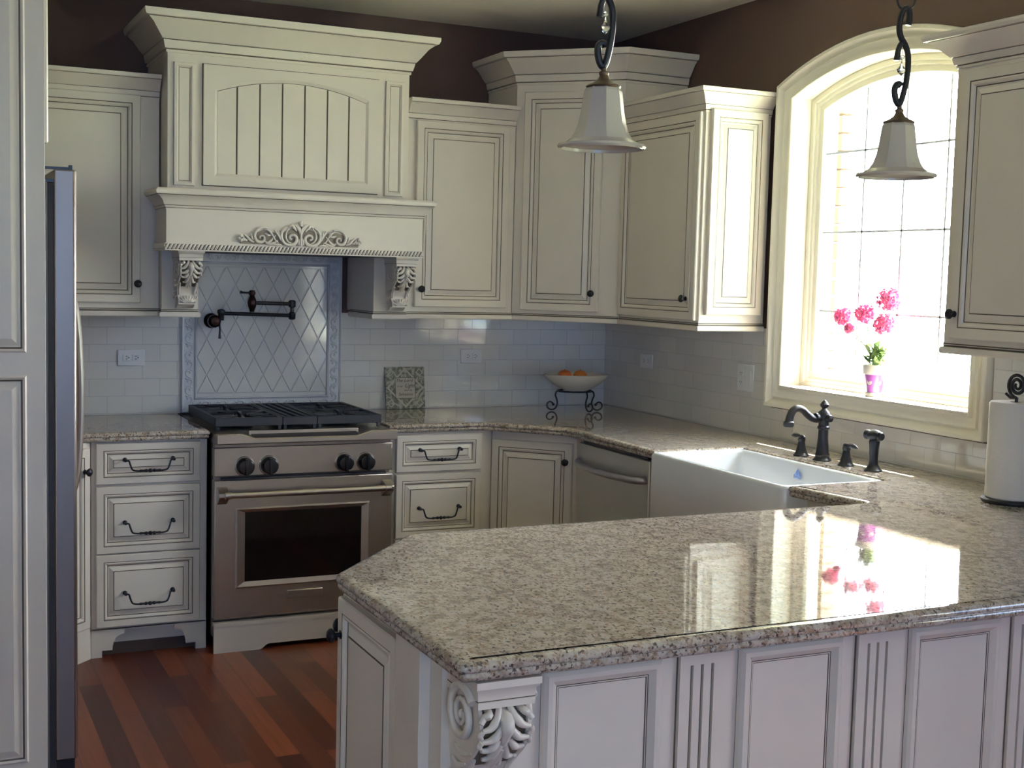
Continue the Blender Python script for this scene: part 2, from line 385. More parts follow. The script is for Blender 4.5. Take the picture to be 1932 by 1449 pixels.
# arched kitchen window outline
YC = -2.04
def arch(off, n=20, hw0=.525, zb=1.14):
    hw = hw0+off; R = 1.34+off; a0 = math.asin(hw/R)
    pts = [(YC+hw, zb-off)]+[(YC+R*math.sin(a0*(1-2*i/n)), 1.09+R*math.cos(a0*(1-2*i/n))) for i in range(n+1)]+[(YC-hw, zb-off)]
    return pts
XW0, XW1 = .01, .20
yz = lambda p, q, h: (h, p, q)
mb = MB(); yl, yr = YC+.525, YC-.525; top = arch(0)[1:-1]
mb.box(XW0, XW1, yl, .01, 0, zc); mb.box(XW0, XW1, yr, yl, 0, 1.14)
for i in range(len(top)-1):
    (a, za), (b, zb) = top[i], top[i+1]
    mb.prism([(a, za), (a, zc), (b, zc), (b, zb)], XW0, XW1, yz)
mb.box(XW0, XW1, -4.75, yr, 0, zc); mb.box(XW0, XW1, -5.75, -4.75, 0, .88); mb.box(XW0, XW1, -5.75, -4.75, 1.78, zc); mb.box(XW0, XW1, -9.3, -5.75, 0, zc)
struct(mb.build('wall_right', wallp, smooth=False))
# kitchen window
CAS = [(0,-.0),(0,.020),(.003,.024),(.012,.024),(.014,.014),(.018,.014),(.030,.018),(.044,.028),(.046,.028),(.048,.018),(.052,.018),(.062,.026),(.070,.036),(.073,.040),(.085,.040),(.088,.035),(.088,-.0)]
win = MB()
loops = [[(.008-h, a, b) for a, b in arch(o_)] for o_, h in CAS]
win.loft(loops); casing = win.build('window_1', trimm, ang=28); struct(casing)
jm = MB(); jm.loft([[(x, a, b) for a, b in arch(o_)] for x, o_ in ((.008, .0), (.008, .004), (.16, .004), (.16, -.004), (.008, -.004))][:0] or [[(.006, a, b) for a, b in arch(-.0005)], [(.19, a, b) for a, b in arch(-.0005)]])
jm.build('jamb', trimm, casing)
sa = MB(); sa.loft([[(x, a, b) for a, b in arch(o_)] for x, o_ in ((.17, -.001), (.085, -.001), (.085, -.022), (.092, -.026), (.092, -.038), (.100, -.042), (.100, -.064), (.112, -.072), (.17, -.072))])
sa.build('sash', trimm, casing, ang=25)
st = MB(); st.box(-.028, .085, YC-.522, YC+.522, 1.1405, 1.146); st.build('sill', trimm, casing)
gl = MB(); pts = arch(-.068); gl.prism(pts, .126, .130, yz); gl.build('glass_pane', glassm, casing, smooth=False)
mu = MB(); zt = lambda y: 1.09+math.sqrt((1.34-.07)**2-(y-YC)**2)
for y in (-1.825, -2.05, -2.275): mu.box(.114, .122, y-.004, y+.004, 1.205, zt(y))
for z in (2.10, 1.78, 1.46): mu.box(.114, .122, YC-.457, YC+.457, z-.004, z+.004)
mu.build('muntin_grid', mat('muntin_pale', (.72, .76, .85), .5), casing)
# second window and rear glass door (behind the photographer)
w2 = MB()
for a, b, c, d in ((-5.75, -5.69, .88, 1.78), (-4.81, -4.75, .88, 1.78), (-5.69, -4.81, .88, .94), (-5.69, -4.81, 1.72, 1.78)):
    w2.box(.05, .13, a, b, c, d)
w2o = struct(w2.build('window_2', trimm)); w2b = MB()
w2b.box(.085, .10, -5.69, -4.81, 1.322, 1.338)
for y in (-5.4, -5.1): w2b.box(.085, .10, y-.008, y+.008, .94, 1.72)
w2b.build('muntin_grid', trimm, w2o)
for i_, (a, b, c, d) in enumerate(WR):
    m3 = MB(); m3.box(a, a+.07, -9.41, -9.34, c, d); m3.box(b-.07, b, -9.41, -9.34, c, d); m3.box(a+.07, b-.07, -9.41, -9.34, c, c+.07); m3.box(a+.07, b-.07, -9.41, -9.34, d-.07, d); m3.box((a+b)/2-.03, (a+b)/2+.03, -9.41, -9.34, c+.07, d-.07)
    struct(m3.build('window_%d' % (3+i_), trimm))
# outside
struct(MB().box(.45, 60, -40, 40, -.5, -.4).build('ground', grass, smooth=False))
roadm = mat('distant_road', (.016, .020, .021), .9)
struct(MB().box(33, 37.5, -40, 60, -.399, -.39).build('road', roadm, smooth=False))
bk = MB(); ar = arch(-.055)
for i in range(28):
    z = 1.0+i*.075
    lo, hi = z, z+.065
    if lo > 2.32: break
    off = .05 if i % 2 else 0
    bk.box(.205, .30, YC+.47, YC+.60-off, lo, hi); bk.box(.205, .30, YC+.605-off, YC+.80, lo, hi)
    bk.box(.205, .30, YC-.60+off, YC-.47, lo, hi); bk.box(.205, .30, YC-.80, YC-.605+off, lo, hi)
struct(bk.build('trim_brick', brick, smooth=False))
struct(MB().box(.205, .753, -4.6, .4, 2.636, 2.75).build('trim_eave', roofm, smooth=False))

# ------------------------------------------------------------------ backsplash tiles
TZ = 1.375
tag(MB().box(-3.6, -2.188, 0, .0095, .9132, TZ).build('tile_backsplash', tileX, smooth=False), 'glossy white subway tile backsplash left of the range, behind the short countertop', 'backsplash')
tag(MB().box(-1.437, 0, 0, .0095, .9132, TZ).build('tile_backsplash', tileX, smooth=False), 'glossy white subway tile backsplash between the range and the room corner', 'backsplash')
mb = MB(); U_ = [(-3.905,.9132),(-.0005,.9132),(-.0005,TZ),(-1.432,TZ),(-1.432,1.045),(-2.66,1.045),(-2.66,TZ),(-3.905,TZ)]
mb.prism(U_, 0, .0095, yz)
tag(mb.build('tile_backsplash', tileY, smooth=False), 'glossy white subway tile backsplash around the arched window wall', 'backsplash')
pn = thing('diamond_backsplash', (-1.8125, 0, .916), 'framed white diamond tile panel on the wall above the range', 'tile panel')
mb = MB(); mb.box(-.3745, .3745, .003, .0095, 0, .745); mb.build('backing', diam, pn, smooth=False)
# diamond tiles as bevelled lozenges
mb = MB(); X0, X1, Z0, Z1 = -.305, .305, .085, .665; a, b = .0871, .166
def clip(poly, f_):
    out = []
    for i in range(len(poly)):
        p, q = poly[i-1], poly[i]; dp, dq = f_(p), f_(q)
        if (dp >= 0) != (dq >= 0):
            t = dp/(dp-dq); out.append((p[0]+(q[0]-p[0])*t, p[1]+(q[1]-p[1])*t))
        if dq >= 0: out.append(q)
    return out
for i in range(-8, 9):
    for j in range(-1, 10):
        cx = i*a/1.0*1 + (a/2 if j % 2 else 0); cz = Z0+j*b/2
        def lz(g): 
            po = [(cx+a/2-g, cz), (cx, cz+b/2-g*1.9), (cx-a/2+g, cz), (cx, cz-b/2+g*1.9)]
            e = g*.5
            for f_ in (lambda p: p[0]-X0-e, lambda p: X1-e-p[0], lambda p: p[1]-Z0-e, lambda p: Z1-e-p[1]):
                po = clip(po, f_)
                if len(po) < 3: return []
            return po
        o1, o2 = lz(.0022), lz(.0050)
        if len(o1) < 3 or len(o2) != len(o1): continue
        mb.loft([[(x, .0032, z) for x, z in o1], [(x, .0, z) for x, z in o1], [(x, -.0022, z) for x, z in o2]], cap1=True)
mb.build('diamond_tiles', diam, pn, smooth=False)['kind'] = 'stuff'
# relief border
def ring(mb, r0, r1, y_, m=0):
    pass
mb = MB()
fr = [(-.3735, 0), (.3735, 0), (.3735, .742), (-.3735, .742)]
prof = [(0, .003), (0, -.010), (.004, -.013), (.008, -.010), (.010, -.004), (.058, -.004), (.060, -.010), (.064, -.013), (.068, -.010), (.069, .003)]
mb.loft([[(x, y_, z) for x, z in offset_poly(fr, o_)] for o_, y_ in prof])
def scroll(cx, cz, ang, s):
    pts = [(-.022, -.012), (-.012, .010), (.004, .014), (.012, .004), (.006, -.006), (-.001, -.002)]
    p3 = spline([(cx+(x*math.cos(ang)-z*math.sin(ang)*s), -.006, cz+(x*math.sin(ang)+z*math.cos(ang)*s)) for x, z in pts], 3)
    mb.tube(p3, taper(len(p3), .002, .005, .003), 6)
    mb.ball((cx+.016*math.cos(ang)+.010*math.sin(ang)*s, -.006, cz+.016*math.sin(ang)-.010*math.cos(ang)*s), .007, .004, .005, 8)
N = 17
for i in range(N):
    z = .06+i*(.63/(N-1))
    for x in (-.339, .339): scroll(x, z, PI/2, 1 if i % 2 else -1)
for i in range(16):
    x = -.30+i*.04
    for z in (.034, .708): scroll(x, z, 0, 1 if i % 2 else -1)
mb.build('relief_border', relief, pn)

# ------------------------------------------------------------------ countertops
EDGE = [(.030,.9140),(.020,.91385),(.012,.9132),(.006,.9112),(.002,.9075),(.0,.9025),(.001,.8975),(.004,.8945),(.0065,.8935),(.0045,.8915),(.0035,.887),(.005,.882),(.010,.8775),(.018,.8762)]
def counter(name, outline, label):
    mb = MB(); loops = [[(x, y, z) for x, y in offset_poly(outline, o_)] for o_, z in EDGE]
    mb.loft(loops); n = len(outline)
    for q in (0, len(EDGE)-1):
        for tri in tessellate_polygon([[Vector((x, y, 0)) for x, y, _ in loops[q]]]):
            mb.f.append(tuple(q*n+i for i in tri)); mb.m.append(0)
    o = mb.build(name, granm, ang=50); return tag(o, label, 'countertop')
def roundc(p, q, r_, rad, n=5):
    """round the corner q between p and r_"""
    p, q, r_ = Vector(p), Vector(q), Vector(r_); a = q+(p-q).normalized()*rad; b = q+(r_-q).normalized()*rad
    return [tuple((1-t)**2*a+2*t*(1-t)*q+t*t*b) for t in [i/n for i in range(n+1)]]
W_ = .009
A1 = [(-1.418, W_), (-1.418, -.648)]
c = [(-.966, -.648), (-.70, -.914)]
out = A1+roundc((-1.418,-.648), (-.966,-.648), (-.70,-.914), .03)+roundc((-.966,-.648), (-.70,-.914), (-.70,-1.65), .03)
out += [(-.70, -1.652), (-.283, -1.652), (-.283, -2.498)]
out += roundc((-.283,-2.498), (-.715,-2.498), (-.675,-2.83), .02)+roundc((-.715,-2.498), (-.672,-2.838), (-2.15,-2.838), .015)
out += roundc((-.672,-2.838), (-2.155,-2.842), (-2.465,-3.206), .03)+roundc((-2.155,-2.842), (-2.465,-3.206), (-2.465,-3.915), .02)+roundc((-2.465,-3.206), (-2.465,-3.913), (0,-3.913), .02)
out += [(W_, -3.913), (W_, W_)]
counter('granite_countertop', out, 'long speckled beige granite countertop from the range around the sink to the peninsula')
counter('granite_countertop', [(-3.6, -.997), (-2.98, -.997), (-2.98, -.93), (-2.67, -.648), (-2.192, -.648), (-2.192, .009), (-3.6, .009)], 'short speckled beige granite countertop between refrigerator and range')

# ------------------------------------------------------------------ upper cabinets
UZ, UT = 1.362, 2.262
def upper(name, loc, rz, W, D, label, doors, left=True, right=True, ztop=2.357, zb=UZ, bt=2.27, crownline=None):
    t = thing(name, loc, label, 'cabinet', rz)
    MB().box(0, W, 0, D, zb+.03, bt+.08).build('carcass', cream, t, bevel=.0015)
    line = ([(0, D)] if left else [])+[(0, 0), (W, 0)]+([(W, D)] if right else [])
    crown(t, line, ztop); rail(t, line, zb)
    for (x0, x1, z0, z1, kn) in doors: panel_door(t, x0, x1, z0, z1, 0, knob=kn)
    return t
upper('upper_cabinet', (-2.99, -.33, 0), 0, .648, .325, 'cream glazed upper cabinet left of the range hood, partly behind the refrigerator',
      [(.015, .570, 1.418, 2.272, (.556, 1.498))], left=False, right=False)
upper('upper_cabinet', (-1.244, -.33, 0), 0, .54, .325, 'cream glazed upper cabinet just right of the range hood', [(.042, .505, 1.418, 2.262, (.068, 1.500))], left=False, right=False)
t = upper('upper_cabinet', (-.33, -.705, 0), H, .660, .325, 'cream glazed upper cabinet left of the arched window, bright side panel', [(.012, .648, 1.405, 2.262, (.586, 1.494))], left=False, right=True)
# its decorated end panel faces the window: local x = W plane
ep = panel_door(None, .022, .300, 1.430, 2.275, 0, 'end_panel', .95); ep.parent = t; ep.rotation_euler = (0, 0, PI/2); ep.location = (.661, 0.0, 0)
# tall corner cabinet
t = thing('corner_cabinet', (-.70, -.33, 0), 'tall cream diagonal corner cabinet with stepped crown rising above its neighbours', 'cabinet', -PI/4)
Wd = .37*math.sqrt(2); q_ = math.sqrt(.5)
def loc2(x, y):  # world offset to the local frame of rz=-45
    dx, dy = x+.70, y+.33; return (dx*q_-dy*q_, dx*q_+dy*q_)
poly = [loc2(-.70, -.001), loc2(-.70, -.33), loc2(-.33, -.70), loc2(-.001, -.70), loc2(-.001, -.001)]
mb = MB(); mb.prism(poly, UZ+.03, 2.58); mb.build('carcass', cream, t, smooth=False)
crown(t, poly[:4], 2.602, k=1.70, kz=1.50)
mb = MB(); rail(t, [poly[1], poly[2]], UZ)
panel_door(t, .045, .425, 1.412, 2.425, 0, knob=(.398, 1.498))
# right foreground cabinet
t = thing('upper_cabinet', (-.33, -2.765, 0), 'cream glazed upper cabinet at the right edge, right of the arched window', 'cabinet', H)
MB().box(0, 1.10, 0, .325, UZ+.03, 2.34).build('carcass', cream, t, bevel=.0015)
crown(t, [(0, .325), (0, 0), (1.10, 0), (1.10, .325)], 2.352, k=1.5, kz=1.08); rail(t, [(0, .325), (0, 0), (1.10, 0), (1.10, .325)], UZ)
panel_door(t, .04, .545, 1.412, 2.235, 0, knob=(.025+.035, 1.488)); panel_door(t, .555, 1.06, 1.412, 2.235, 0, knob=(.595, 1.488))
ep = panel_door(None, .022, .300, 1.430, 2.22, 0, 'end_panel', .95); ep.parent = t; ep.rotation_euler = (0, 0, H); ep.location = (0, .322, 0)

# ------------------------------------------------------------------ base cabinets
def base(name, loc, rz, W, D, label, foot=True):
    t = thing(name, loc, label, 'cabinet', rz)
    mb = MB(); mb.box(0, W, 0, D, .112, .875); mb.box(.004, W-.004, .055, D, .02, .112)
    mb.build('carcass', cream, t, bevel=.0015)
    return t
def foot_board(t, W):
    pts = [(0, 0), (.042, 0), (.042, .028), (.082, .028)]
    pts += [(.082+.036*(1-math.cos(a)), .028+.062*math.sin(a)) for a in [i*PI/2/6 for i in range(1, 7)]]
    pts += [(.128, .090), (.128, .110)]
    rt = [(W-x, z) for x, z in pts[::-1]]
    poly = pts+rt+[(W, .118), (0, .118)]
    mb = MB(); mb.prism(poly, 0, .02, lambda p, q, h: (p, h, q)); mb.build('bracket_foot_board', cream, t, smooth=False)
    mb = MB(); mb.box(.01, W-.01, .040, .052, .0, .045); mb.build('toe_kick', mat('toe_shadow_base', (.05, .03, .022), .6), t, smooth=False)  # dark strip paints in the toe shadow and wood base at the floor
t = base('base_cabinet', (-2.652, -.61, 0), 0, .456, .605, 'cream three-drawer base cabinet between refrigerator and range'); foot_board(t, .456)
for z0, z1 in ((.704, .868), (.425, .694), (.126, .420)): drawer(t, .017, .426, z0, z1)
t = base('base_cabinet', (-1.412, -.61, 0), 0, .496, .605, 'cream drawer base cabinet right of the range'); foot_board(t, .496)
for z0, z1 in ((.700, .864), (.408, .690), (.126, .400)): drawer(t, .034, .440, z0, z1)
# left diagonal
t = thing('corner_base_cabinet', (-2.962, -.920, 0), 'cream corner base cabinet peeking out beside the refrigerator door', 'cabinet', PI/4)
Wl = .31*math.sqrt(2)
def l3(x, y):
    dx, dy = x+2.962, y+.920; return (dx*q_+dy*q_, -dx*q_+dy*q_)
mb = MB(); mb.prism([l3(-2.962, -.920), l3(-2.654, -.612), l3(-2.654, -.005), l3(-3.595, -.005), l3(-3.595, -.995), l3(-2.962, -.995)], 0, .875); mb.build('carcass', cream, t, smooth=False)
panel_door(t, .010, .41, .135, .855, 0, knob=(.375, .765))
# right diagonal
t = thing('corner_base_cabinet', (-.914, -.61, 0), 'cream diagonal corner base cabinet between drawers and dishwasher', 'cabinet', -PI/4)
def l4(x, y):
    dx, dy = x+.914, y+.61; return (dx*q_-dy*q_, dx*q_+dy*q_)
mb = MB(); mb.prism([l4(-.913, -.611), l4(-.63, -.894), l4(-.63, -.928), l4(-.002, -.928), l4(-.002, -.002), l4(-.913, -.002)], .1, .875)
mb.prism([l4(-.88, -.60), l4(-.60, -.88), l4(-.1, -.88), l4(-.1, -.1), l4(-.88, -.1)], 0, .1); mb.build('carcass', cream, t, smooth=False)
panel_door(t, .006, .386, .13, .838, 0, knob=(.360, .757))
# sink base
t = thing('sink_base_cabinet', (-.63, -1.54, 0), 'cream cabinet below and around the white farmhouse sink', 'cabinet', H)
mb = MB(); mb.box(0, .105, 0, .6, .1, .875); mb.box(.105, .965, 0, .6, .1, .64); mb.box(.965, 1.30, 0, .6, .1, .875); mb.box(0, 1.30, .06, .6, 0, .1); mb.build('carcass', cream, t, smooth=False)
panel_door(t, .12, .53, .13, .63, 0, knob=(.50, .58)); panel_door(t, .54, .95, .13, .63, 0, knob=(.57, .58)); panel_door(t, .985, 1.20, .13, .84, 0)

# ------------------------------------------------------------------ carved corbel
def corbel(parent, W, Hh, D, loc, name='corbel', vt=.34, vx=.40):
    """local: x centred, back on y=0, top z=0"""
    mb = MB()
    # cap mouldings
    def cap(w, d, z0, z1, m=0): mb.box(-w/2, w/2, -d, 0, z1, z0, m)
    cap(W, D, 0, -.045*Hh); 
    loops = [[(-w/2, 0, z), (-w/2, -d, z), (w/2, -d, z), (w/2, 0, z)] for w, d, z in ((W*.98, D*.985, -.045*Hh), (W*.96, D*.97, -.06*Hh), (W*.90, D*.93, -.075*Hh), (W*.88, D*.92, -.13*Hh))]
    mb.loft(loops, cap1=True)
    mb.box(-W*.445, W*.445, -D*.922, 0, -.136*Hh, -.130*Hh, 1); cap(W*.88, D*.93, -.136*Hh, -.18*Hh)
    pr = [(.18, .84), (.24, .90), (.32, .92), (.42, .86), (.50, .74), (.58, .58), (.66, .45), (.74, .38), (.80, .40), (.86, .46), (.90, .45), (.915, .36), (.96, .26), (1.0, .14)]
    ps = spline([(d, -t, 0) for t, d in pr], 4)
    prof = [(p.x*D, p.y*Hh) for p in ps]
    def surf(t):
        for (d0, z0), (d1, z1) in zip(prof, prof[1:]):
            if -t*Hh <= z0 and -t*Hh >= z1:
                k = (z0+t*Hh)/(z0-z1+1e-9); return lerp(d0, d1, k)
        return prof[-1][0]
    wb = W*.80
    def wid(z): return wb*(1 if -z/Hh < .55 else lerp(1, .82, min(1, (-z/Hh-.55)/.3)))
    # body sides and slightly sunk dark-glazed front
    L_ = [[(-wid(z)/2, 0, z), (-wid(z)/2, -d, z), (-wid(z)/2*.86, -d*.99, z), (-wid(z)/2*.84, -d*.955, z), (wid(z)/2*.84, -d*.955, z), (wid(z)/2*.86, -d*.99, z), (wid(z)/2, -d, z), (wid(z)/2, 0, z)] for d, z in prof]
    n = len(L_[0]); b = len(mb.v)
    for l in L_: mb.v += l
    for j in range(len(L_)-1):
        for i in range(n-1):
            k = 0
            if i == 3 and -prof[j][1]/Hh < .62: k = 1
            mb.f.append((b+j*n+i, b+j*n+i+1, b+(j+1)*n+i+1, b+(j+1)*n+i)); mb.m.append(k)
    mb.f.append(tuple(b+(len(L_)-1)*n+i for i in range(n))); mb.m.append(0)
    rr = W*.046
    def leaf(pts, r0, r1, r2):
        p3 = spline([(x*wb, -surf(t)*(1.0)-e*rr, -t*Hh) for x, t, e in pts], 5)
        mb.tube(p3, taper(len(p3), r0*rr, r1*rr, r2*rr), 8)
    # acanthus: central tongue and paired curling leaflets
    leaf([(0, .18, -.2), (0, .26, .2), (0, .36, .3), (0, .44, .1)], 2.4, 2.3, .8)
    for s in (-1, 1):
        leaf([(s*.10, .19, 0), (s*.18, .25, .5), (s*.30, .30, .6), (s*.46, .315, .6)], .9, 1.5, .7)
        leaf([(s*.24, .18, 0), (s*.32, .21, .5), (s*.42, .235, .5), (s*.50, .27, .7)], .9, 1.3, .9)
        leaf([(s*.07, .29, 0), (s*.16, .35, .5), (s*.28, .385, .6), (s*.45, .39, .6)], .9, 1.5, .7)
        leaf([(s*.10, .39, 0), (s*.17, .43, .5), (s*.27, .46, .6), (s*.42, .455, .7)], .8, 1.4, .7)
        leaf([(s*.04, .43, .2), (s*.10, .49, .6), (s*.18, .54, .8), (s*.30, .545, .9)], .9, 1.4, .6)
        leaf([(s*.02, .47, .3), (s*.05, .54, .7), (s*.09, .60, .9), (s*.15, .62, 1.1)], .9, 1.2, .5)
        leaf([(s*.46, .315, .9), (s*.50, .345, .6), (s*.44, .37, .3)], .8, .9, .5)
        leaf([(s*.45, .39, .9), (s*.49, .42, .6), (s*.42, .44, .3)], .8, .9, .5)
        # stem fillets
        leaf([(s*.40, .56, 0), (s*.38, .66, .1), (s*.35, .76, .1)], .7, 1.0, .8)
    leaf([(0, .46, .4), (0, .55, .8), (0, .64, 1.2)], 1.0, 1.3, .5)
    for i in range(7):  # shell
        a = (i-3)*.40
        p3 = spline([(math.sin(a)*wb*.06, -surf(.90)-rr*.3, -.895*Hh), (math.sin(a)*wb*.24, -surf(.84)-rr*1.0, -(.895-.055*math.cos(a))*Hh), (math.sin(a)*wb*.42, -surf(.79)-rr*.6, -(.895-.115*math.cos(a*.9))*Hh)], 5)
        mb.tube(p3, taper(len(p3), rr*.5, rr*1.1, rr*.7), 8)
    mb.box(-wb*.42, wb*.42, -surf(.90)*1.06, 0, -.925*Hh, -.905*Hh)
    # side volutes with leaf tails
    for s in (-1, 1):
        cy, cz = -D*.50, -vt*Hh; pts = []
        for k in range(40):
            a = k/39*2.0*2*PI; q = lerp(.40, .07, (k/39)**.8)
            pts.append((s*W*vx, cy-q*D*math.cos(a+.6), cz+q*Hh*(.40 if vx < .45 else .52)*math.sin(a+.6)))
        mb.tube(pts, taper(len(pts), W*(.055 if vx < .45 else .075), W*.03), 8)
        mb.ball((s*W*vx, cy, cz), W*.05, W*.06, W*.07, 10)
        for k in range(4):
            z = -(.50+.095*k)*Hh; d = surf(.50+.095*k)
            p3 = spline([(s*wb*.49, -d*.92, z), (s*wb*.52, -d*.6, z-.035*Hh), (s*wb*.51, -d*.28, z-.015*Hh)], 5)
            mb.tube(p3, taper(len(p3), W*.02, W*.045, W*.02), 7)
    return mb.build(name, [cream, glaze], parent, loc=loc, ang=50)

# ------------------------------------------------------------------ range hood
hx = -1.8125
hd = thing('range_hood', (hx, -.0, 1.36), 'large cream wooden range hood with arched grooved panel, carved onlay and corbels', 'range hood')
zz = lambda z: z-1.36
mb = MB(); mb.box(-.522, .522, -.468, -.002, zz(1.84), zz(2.56)); mb.build('chimney_body', cream, hd, bevel=.002)
crown(hd, [(-.522, -.002), (-.522, -.468), (.522, -.468), (.522, -.002)], zz(2.592), k=1.9, kz=1.62)
# centre panel: applied frame with arched, grooved field
px0, px1, pz0, pz1 = -.378, .378, zz(1.912), zz(2.402)
mb = MB()
def rect(x0, x1, z0, z1, n=20): return [(x0, z0), (x1, z0)]+[(lerp(x1, x0, i/n), z1) for i in range(n+1)]
def archp(x0, x1, z0, zs, zt_, n=20):
    hw = (x1-x0)/2; rise = zt_-zs; R = (hw*hw+rise*rise)/(2*rise); cz = zt_-R; a0 = math.asin(hw/R); cx = (x0+x1)/2
    return [(x0, z0), (x1, z0)]+[(cx+R*math.sin(a0*(1-2*i/n)), cz+R*math.cos(a0*(1-2*i/n))) for i in range(n+1)]
inner = lambda g: archp(-.332+g, .332-g, zz(1.950)+g, zz(2.310)-g, zz(2.366)-g)
mk = lambda pts, y: [(x, y, z) for x, z in pts]
mb.loft([mk(rect(px0-.004, px1+.004, pz0-.004, pz1+.004), -.467), mk(rect(px0-.004, px1+.004, pz0-.004, pz1+.004), -.4695), mk(rect(px0, px1, pz0, pz1), -.4695), mk(rect(px0, px1, pz0, pz1), -.482), mk(inner(0), -.482), mk(inner(.004), -.479), mk(inner(.012), -.474), mk(inner(.014), -.4705)],
        mats=[1, 1, 0, 0, 0, 0, 1])
mb.build('arched_frame', [cream, glaze], hd, ang=25)
# grooved boards
gx = [-2.052, -1.956, -1.860, -1.763, -1.664, -1.568]
gx = [g-hx for g in gx]; eds = [-.320]+gx+[.320]
mb = MB()
topz = lambda x: zz(2.352)-.056*(x/.32)**2
for i in range(len(eds)-1):
    a, b = eds[i]+(.0035 if i else 0), eds[i+1]-(.0035 if i < len(eds)-2 else 0)
    n = 6; pts = [(a, zz(1.962)), (b, zz(1.962))]+[(lerp(b, a, k/n), topz(lerp(b, a, k/n))) for k in range(n+1)]
    mb.prism(pts, -.476, -.4682, lambda p, q, h: (p, h, q))
mb.prism([(-.32, zz(1.963)), (.32, zz(1.963))]+[(lerp(.32, -.32, k/20), topz(lerp(.32, -.32, k/20))-.001) for k in range(21)], -.4695, -.468, lambda p, q, h: (p, h, q), m=1)
mb.build('grooved_boards', [cream, glaze], hd, smooth=False)
NAR = [(0,0,0),(0,.004,1),(.002,.010,0),(.012,.011,0),(.017,.006,0),(.020,.0022,0),(.0218,.0022,1),(.024,.003,0)]
for s in (-1, 1):
    a, b = (-.497, -.412) if s < 0 else (.412, .497)
    mb = MB(); loops = [mk([(a+i_, zz(1.905)+i_), (b-i_, zz(1.905)+i_), (b-i_, zz(2.402)-i_), (a+i_, zz(2.402)-i_)], -.468-h) for i_, h, m in NAR]
    mb.loft(loops, mats=[m for _, _, m in NAR[1:]], cap1=True); mb.build('side_panel', [cream, glaze], hd, smooth=False)
# mantel shelf + apron
MAN = [(0,-.105),(.003,-.105),(.003,-.098),(.0015,-.096),(.006,-.094),(.012,-.085),(.010,-.083),(.016,-.081),(.024,-.062),(.044,-.042),(.060,-.034),(.058,-.032),(.066,-.030),(.070,-.022),(.070,-.012),(.064,-.004),(.056,0),(-.06,0)]
mb = MB(); sweep(mb, [(-.548, -.352), (-.548, -.594), (.548, -.594), (.548, -.352)], [(a*.66, zz(1.885)+b*.8) for a, b in MAN], mats=[0,0,1,0,0,1,0,0,0,0,1,0,0,0,0,0,0])
mb.build('mantel_moulding', [cream, glaze], hd, ang=25)
mb = MB(); mb.box(-.548, .548, -.594, -.352, zz(1.665), zz(1.875)); mb.box(-.524, .524, -.352, -.002, zz(1.646), zz(1.86)); mb.build('apron', cream, hd, bevel=.0015)
mb = MB(); mb.box(-.553, .553, -.599, -.352, zz(1.664), zz(1.668)); mb.box(-.553, .553, -.600, -.352, zz(1.638), zz(1.643)); mb.box(-.549, .549, -.5945, -.352, zz(1.640), zz(1.667), 1)
for i in range(72):
    x = -.545+i*1.09/71; mb.tube([(x-.006, -.596, zz(1.645)), (x-.001, -.600, zz(1.654)), (x+.006, -.596, zz(1.665))], .0052, 6)
for i in range(14):
    y = -.59+i*.0170
    for s in (-1, 1): mb.tube([(s*.550, y-.006, zz(1.645)), (s*.554, y, zz(1.654)), (s*.550, y+.006, zz(1.665))], .0048, 5)
mb.build('rope_moulding', [cream, glaze], hd)
MB().box(-.375, .395, -.56, -.03, zz(1.636), zz(1.642)).build('vent_liner', rubber, hd)
# side pilaster boxes with light rail
for s, (a, b) in ((-1, (-.528, -.377)), (1, (.401, .557))):
    mb = MB(); mb.box(a, b, -.385, -.002, zz(1.39), zz(1.645)); mb.build('side_box', cream, hd, bevel=.001)
    rail(hd, [(a, -.05), (a, -.385), (b, -.385), (b, -.002)], 0.002)
for cx_ in (-.438, .498): corbel(hd, .108, .243, .170, (cx_, -.385, zz(1.643)))
